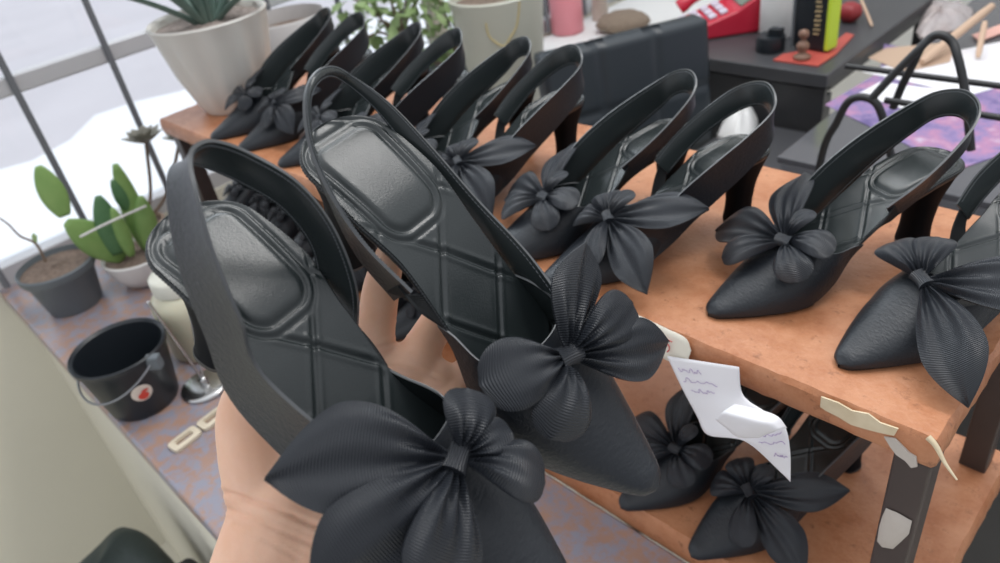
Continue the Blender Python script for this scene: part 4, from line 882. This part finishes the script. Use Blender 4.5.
HANDS = [
 [(225, 760, .375, 34), (238, 690, .378, 32), (255, 610, .380, 29), (272, 540, .382, 26), (284, 500, .384, 24)],          # forearm
 [(268, 700, .385, 30), (292, 600, .386, 27), (308, 530, .388, 24), (312, 495, .390, 22)],
 [(284, 500, .384, 23), (322, 440, .390, 18), (352, 392, .398, 14), (375, 350, .402, 12)],                                # palm to index
 [(290, 498, .385, 21), (345, 430, .392, 16), (388, 385, .400, 14), (415, 362, .402, 12)],                                # palm to middle
 [(300, 500, .388, 20), (365, 450, .394, 16), (415, 418, .400, 14), (447, 400, .402, 11.5)],                              # palm to ring
 [(385, 440, .396, 15), (420, 400, .402, 13), (437, 378, .405, 11)],
 [(305, 505, .388, 20), (370, 475, .394, 16), (420, 455, .398, 13.5), (450, 440, .400, 11)],                              # palm to little
 [(268, 500, .384, 20), (256, 450, .382, 19), (252, 405, .382, 16), (284, 352, .390, 12), (294, 310, .391, 10.5), (298, 278, .392, 8.8)],   # thumb
 [(270, 470, .386, 19), (300, 425, .390, 18), (330, 390, .396, 14)],
 [(372, 352, .402, 12), (377, 318, .404, 10.6), (381, 290, .402, 10.2), (386, 268, .399, 9), (390, 253, .396, 7.6)],      # index
 [(412, 366, .402, 12), (428, 338, .408, 10.4), (445, 312, .413, 10), (460, 289, .413, 9), (470, 272, .410, 7.8)],      # middle
 [(445, 402, .402, 11.5), (470, 373, .412, 10.4), (494, 346, .420, 10), (512, 328, .425, 8.8), (522, 317, .426, 7.6)],    # ring
 [(448, 441, .400, 11), (478, 427, .404, 9.4), (502, 412, .408, 9), (518, 402, .408, 8), (528, 396, .406, 7)]]            # little
for h in HANDS: cone_chain(mb, h)
hand = mb.build('person', skin)
rm = hand.modifiers.new('remesh', 'REMESH'); rm.mode = 'VOXEL'; rm.voxel_size = .0016; rm.use_smooth_shade = True
sm = hand.modifiers.new('smooth', 'SMOOTH'); sm.factor = .5; sm.iterations = 14
dg = bpy.context.evaluated_depsgraph_get(); me = bpy.data.meshes.new_from_object(hand.evaluated_get(dg)); hand.modifiers.clear(); hand.data = me
# skin creases at the wrist and across the palm
co = np.zeros(len(me.vertices) * 3); me.vertices.foreach_get('co', co); co = co.reshape(-1, 3); no = np.zeros_like(co).ravel(); me.vertices.foreach_get('normal', no); no = no.reshape(-1, 3)
c_ = (co - EYE) @ RW; px = CX + FPX * c_[:, 0] / -c_[:, 2]; py = CY - FPX * c_[:, 1] / -c_[:, 2]; front = (no * (EYE - co)).sum(1) > 0
dep = np.zeros(len(co))
for line, wdt, dpt in (([(226, 492), (250, 500), (285, 513), (320, 528)], 2.2, .0016), ([(226, 508), (250, 517), (285, 533), (320, 548)], 1.8, .0011), ([(235, 525), (262, 538), (300, 560)], 1.6, .0006),
                       ([(365, 352), (390, 344), (404, 338)], 1.5, .0008), ([(356, 372), (385, 366), (420, 372), (440, 380)], 1.7, .0008), ([(372, 318), (386, 316), (396, 318)], 1.2, .0005)):
    L = np.array(catmull([(*p, 0) for p in line], 40))[:, :2]; d = np.min(np.hypot(px[:, None] - L[None, :, 0], py[:, None] - L[None, :, 1]), axis=1); dep += dpt * np.exp(-(d / wdt) ** 2) - .45 * dpt * np.exp(-((d - 2.6 * wdt) / (1.5 * wdt)) ** 2)
co -= no * (dep * front)[:, None]; me.vertices.foreach_set('co', co.ravel()); me.polygons.foreach_set('use_smooth', [True] * len(me.polygons)); me.update()
tag(hand, 'bare left forearm and open hand holding the pair of shoes, palm up', 'person')
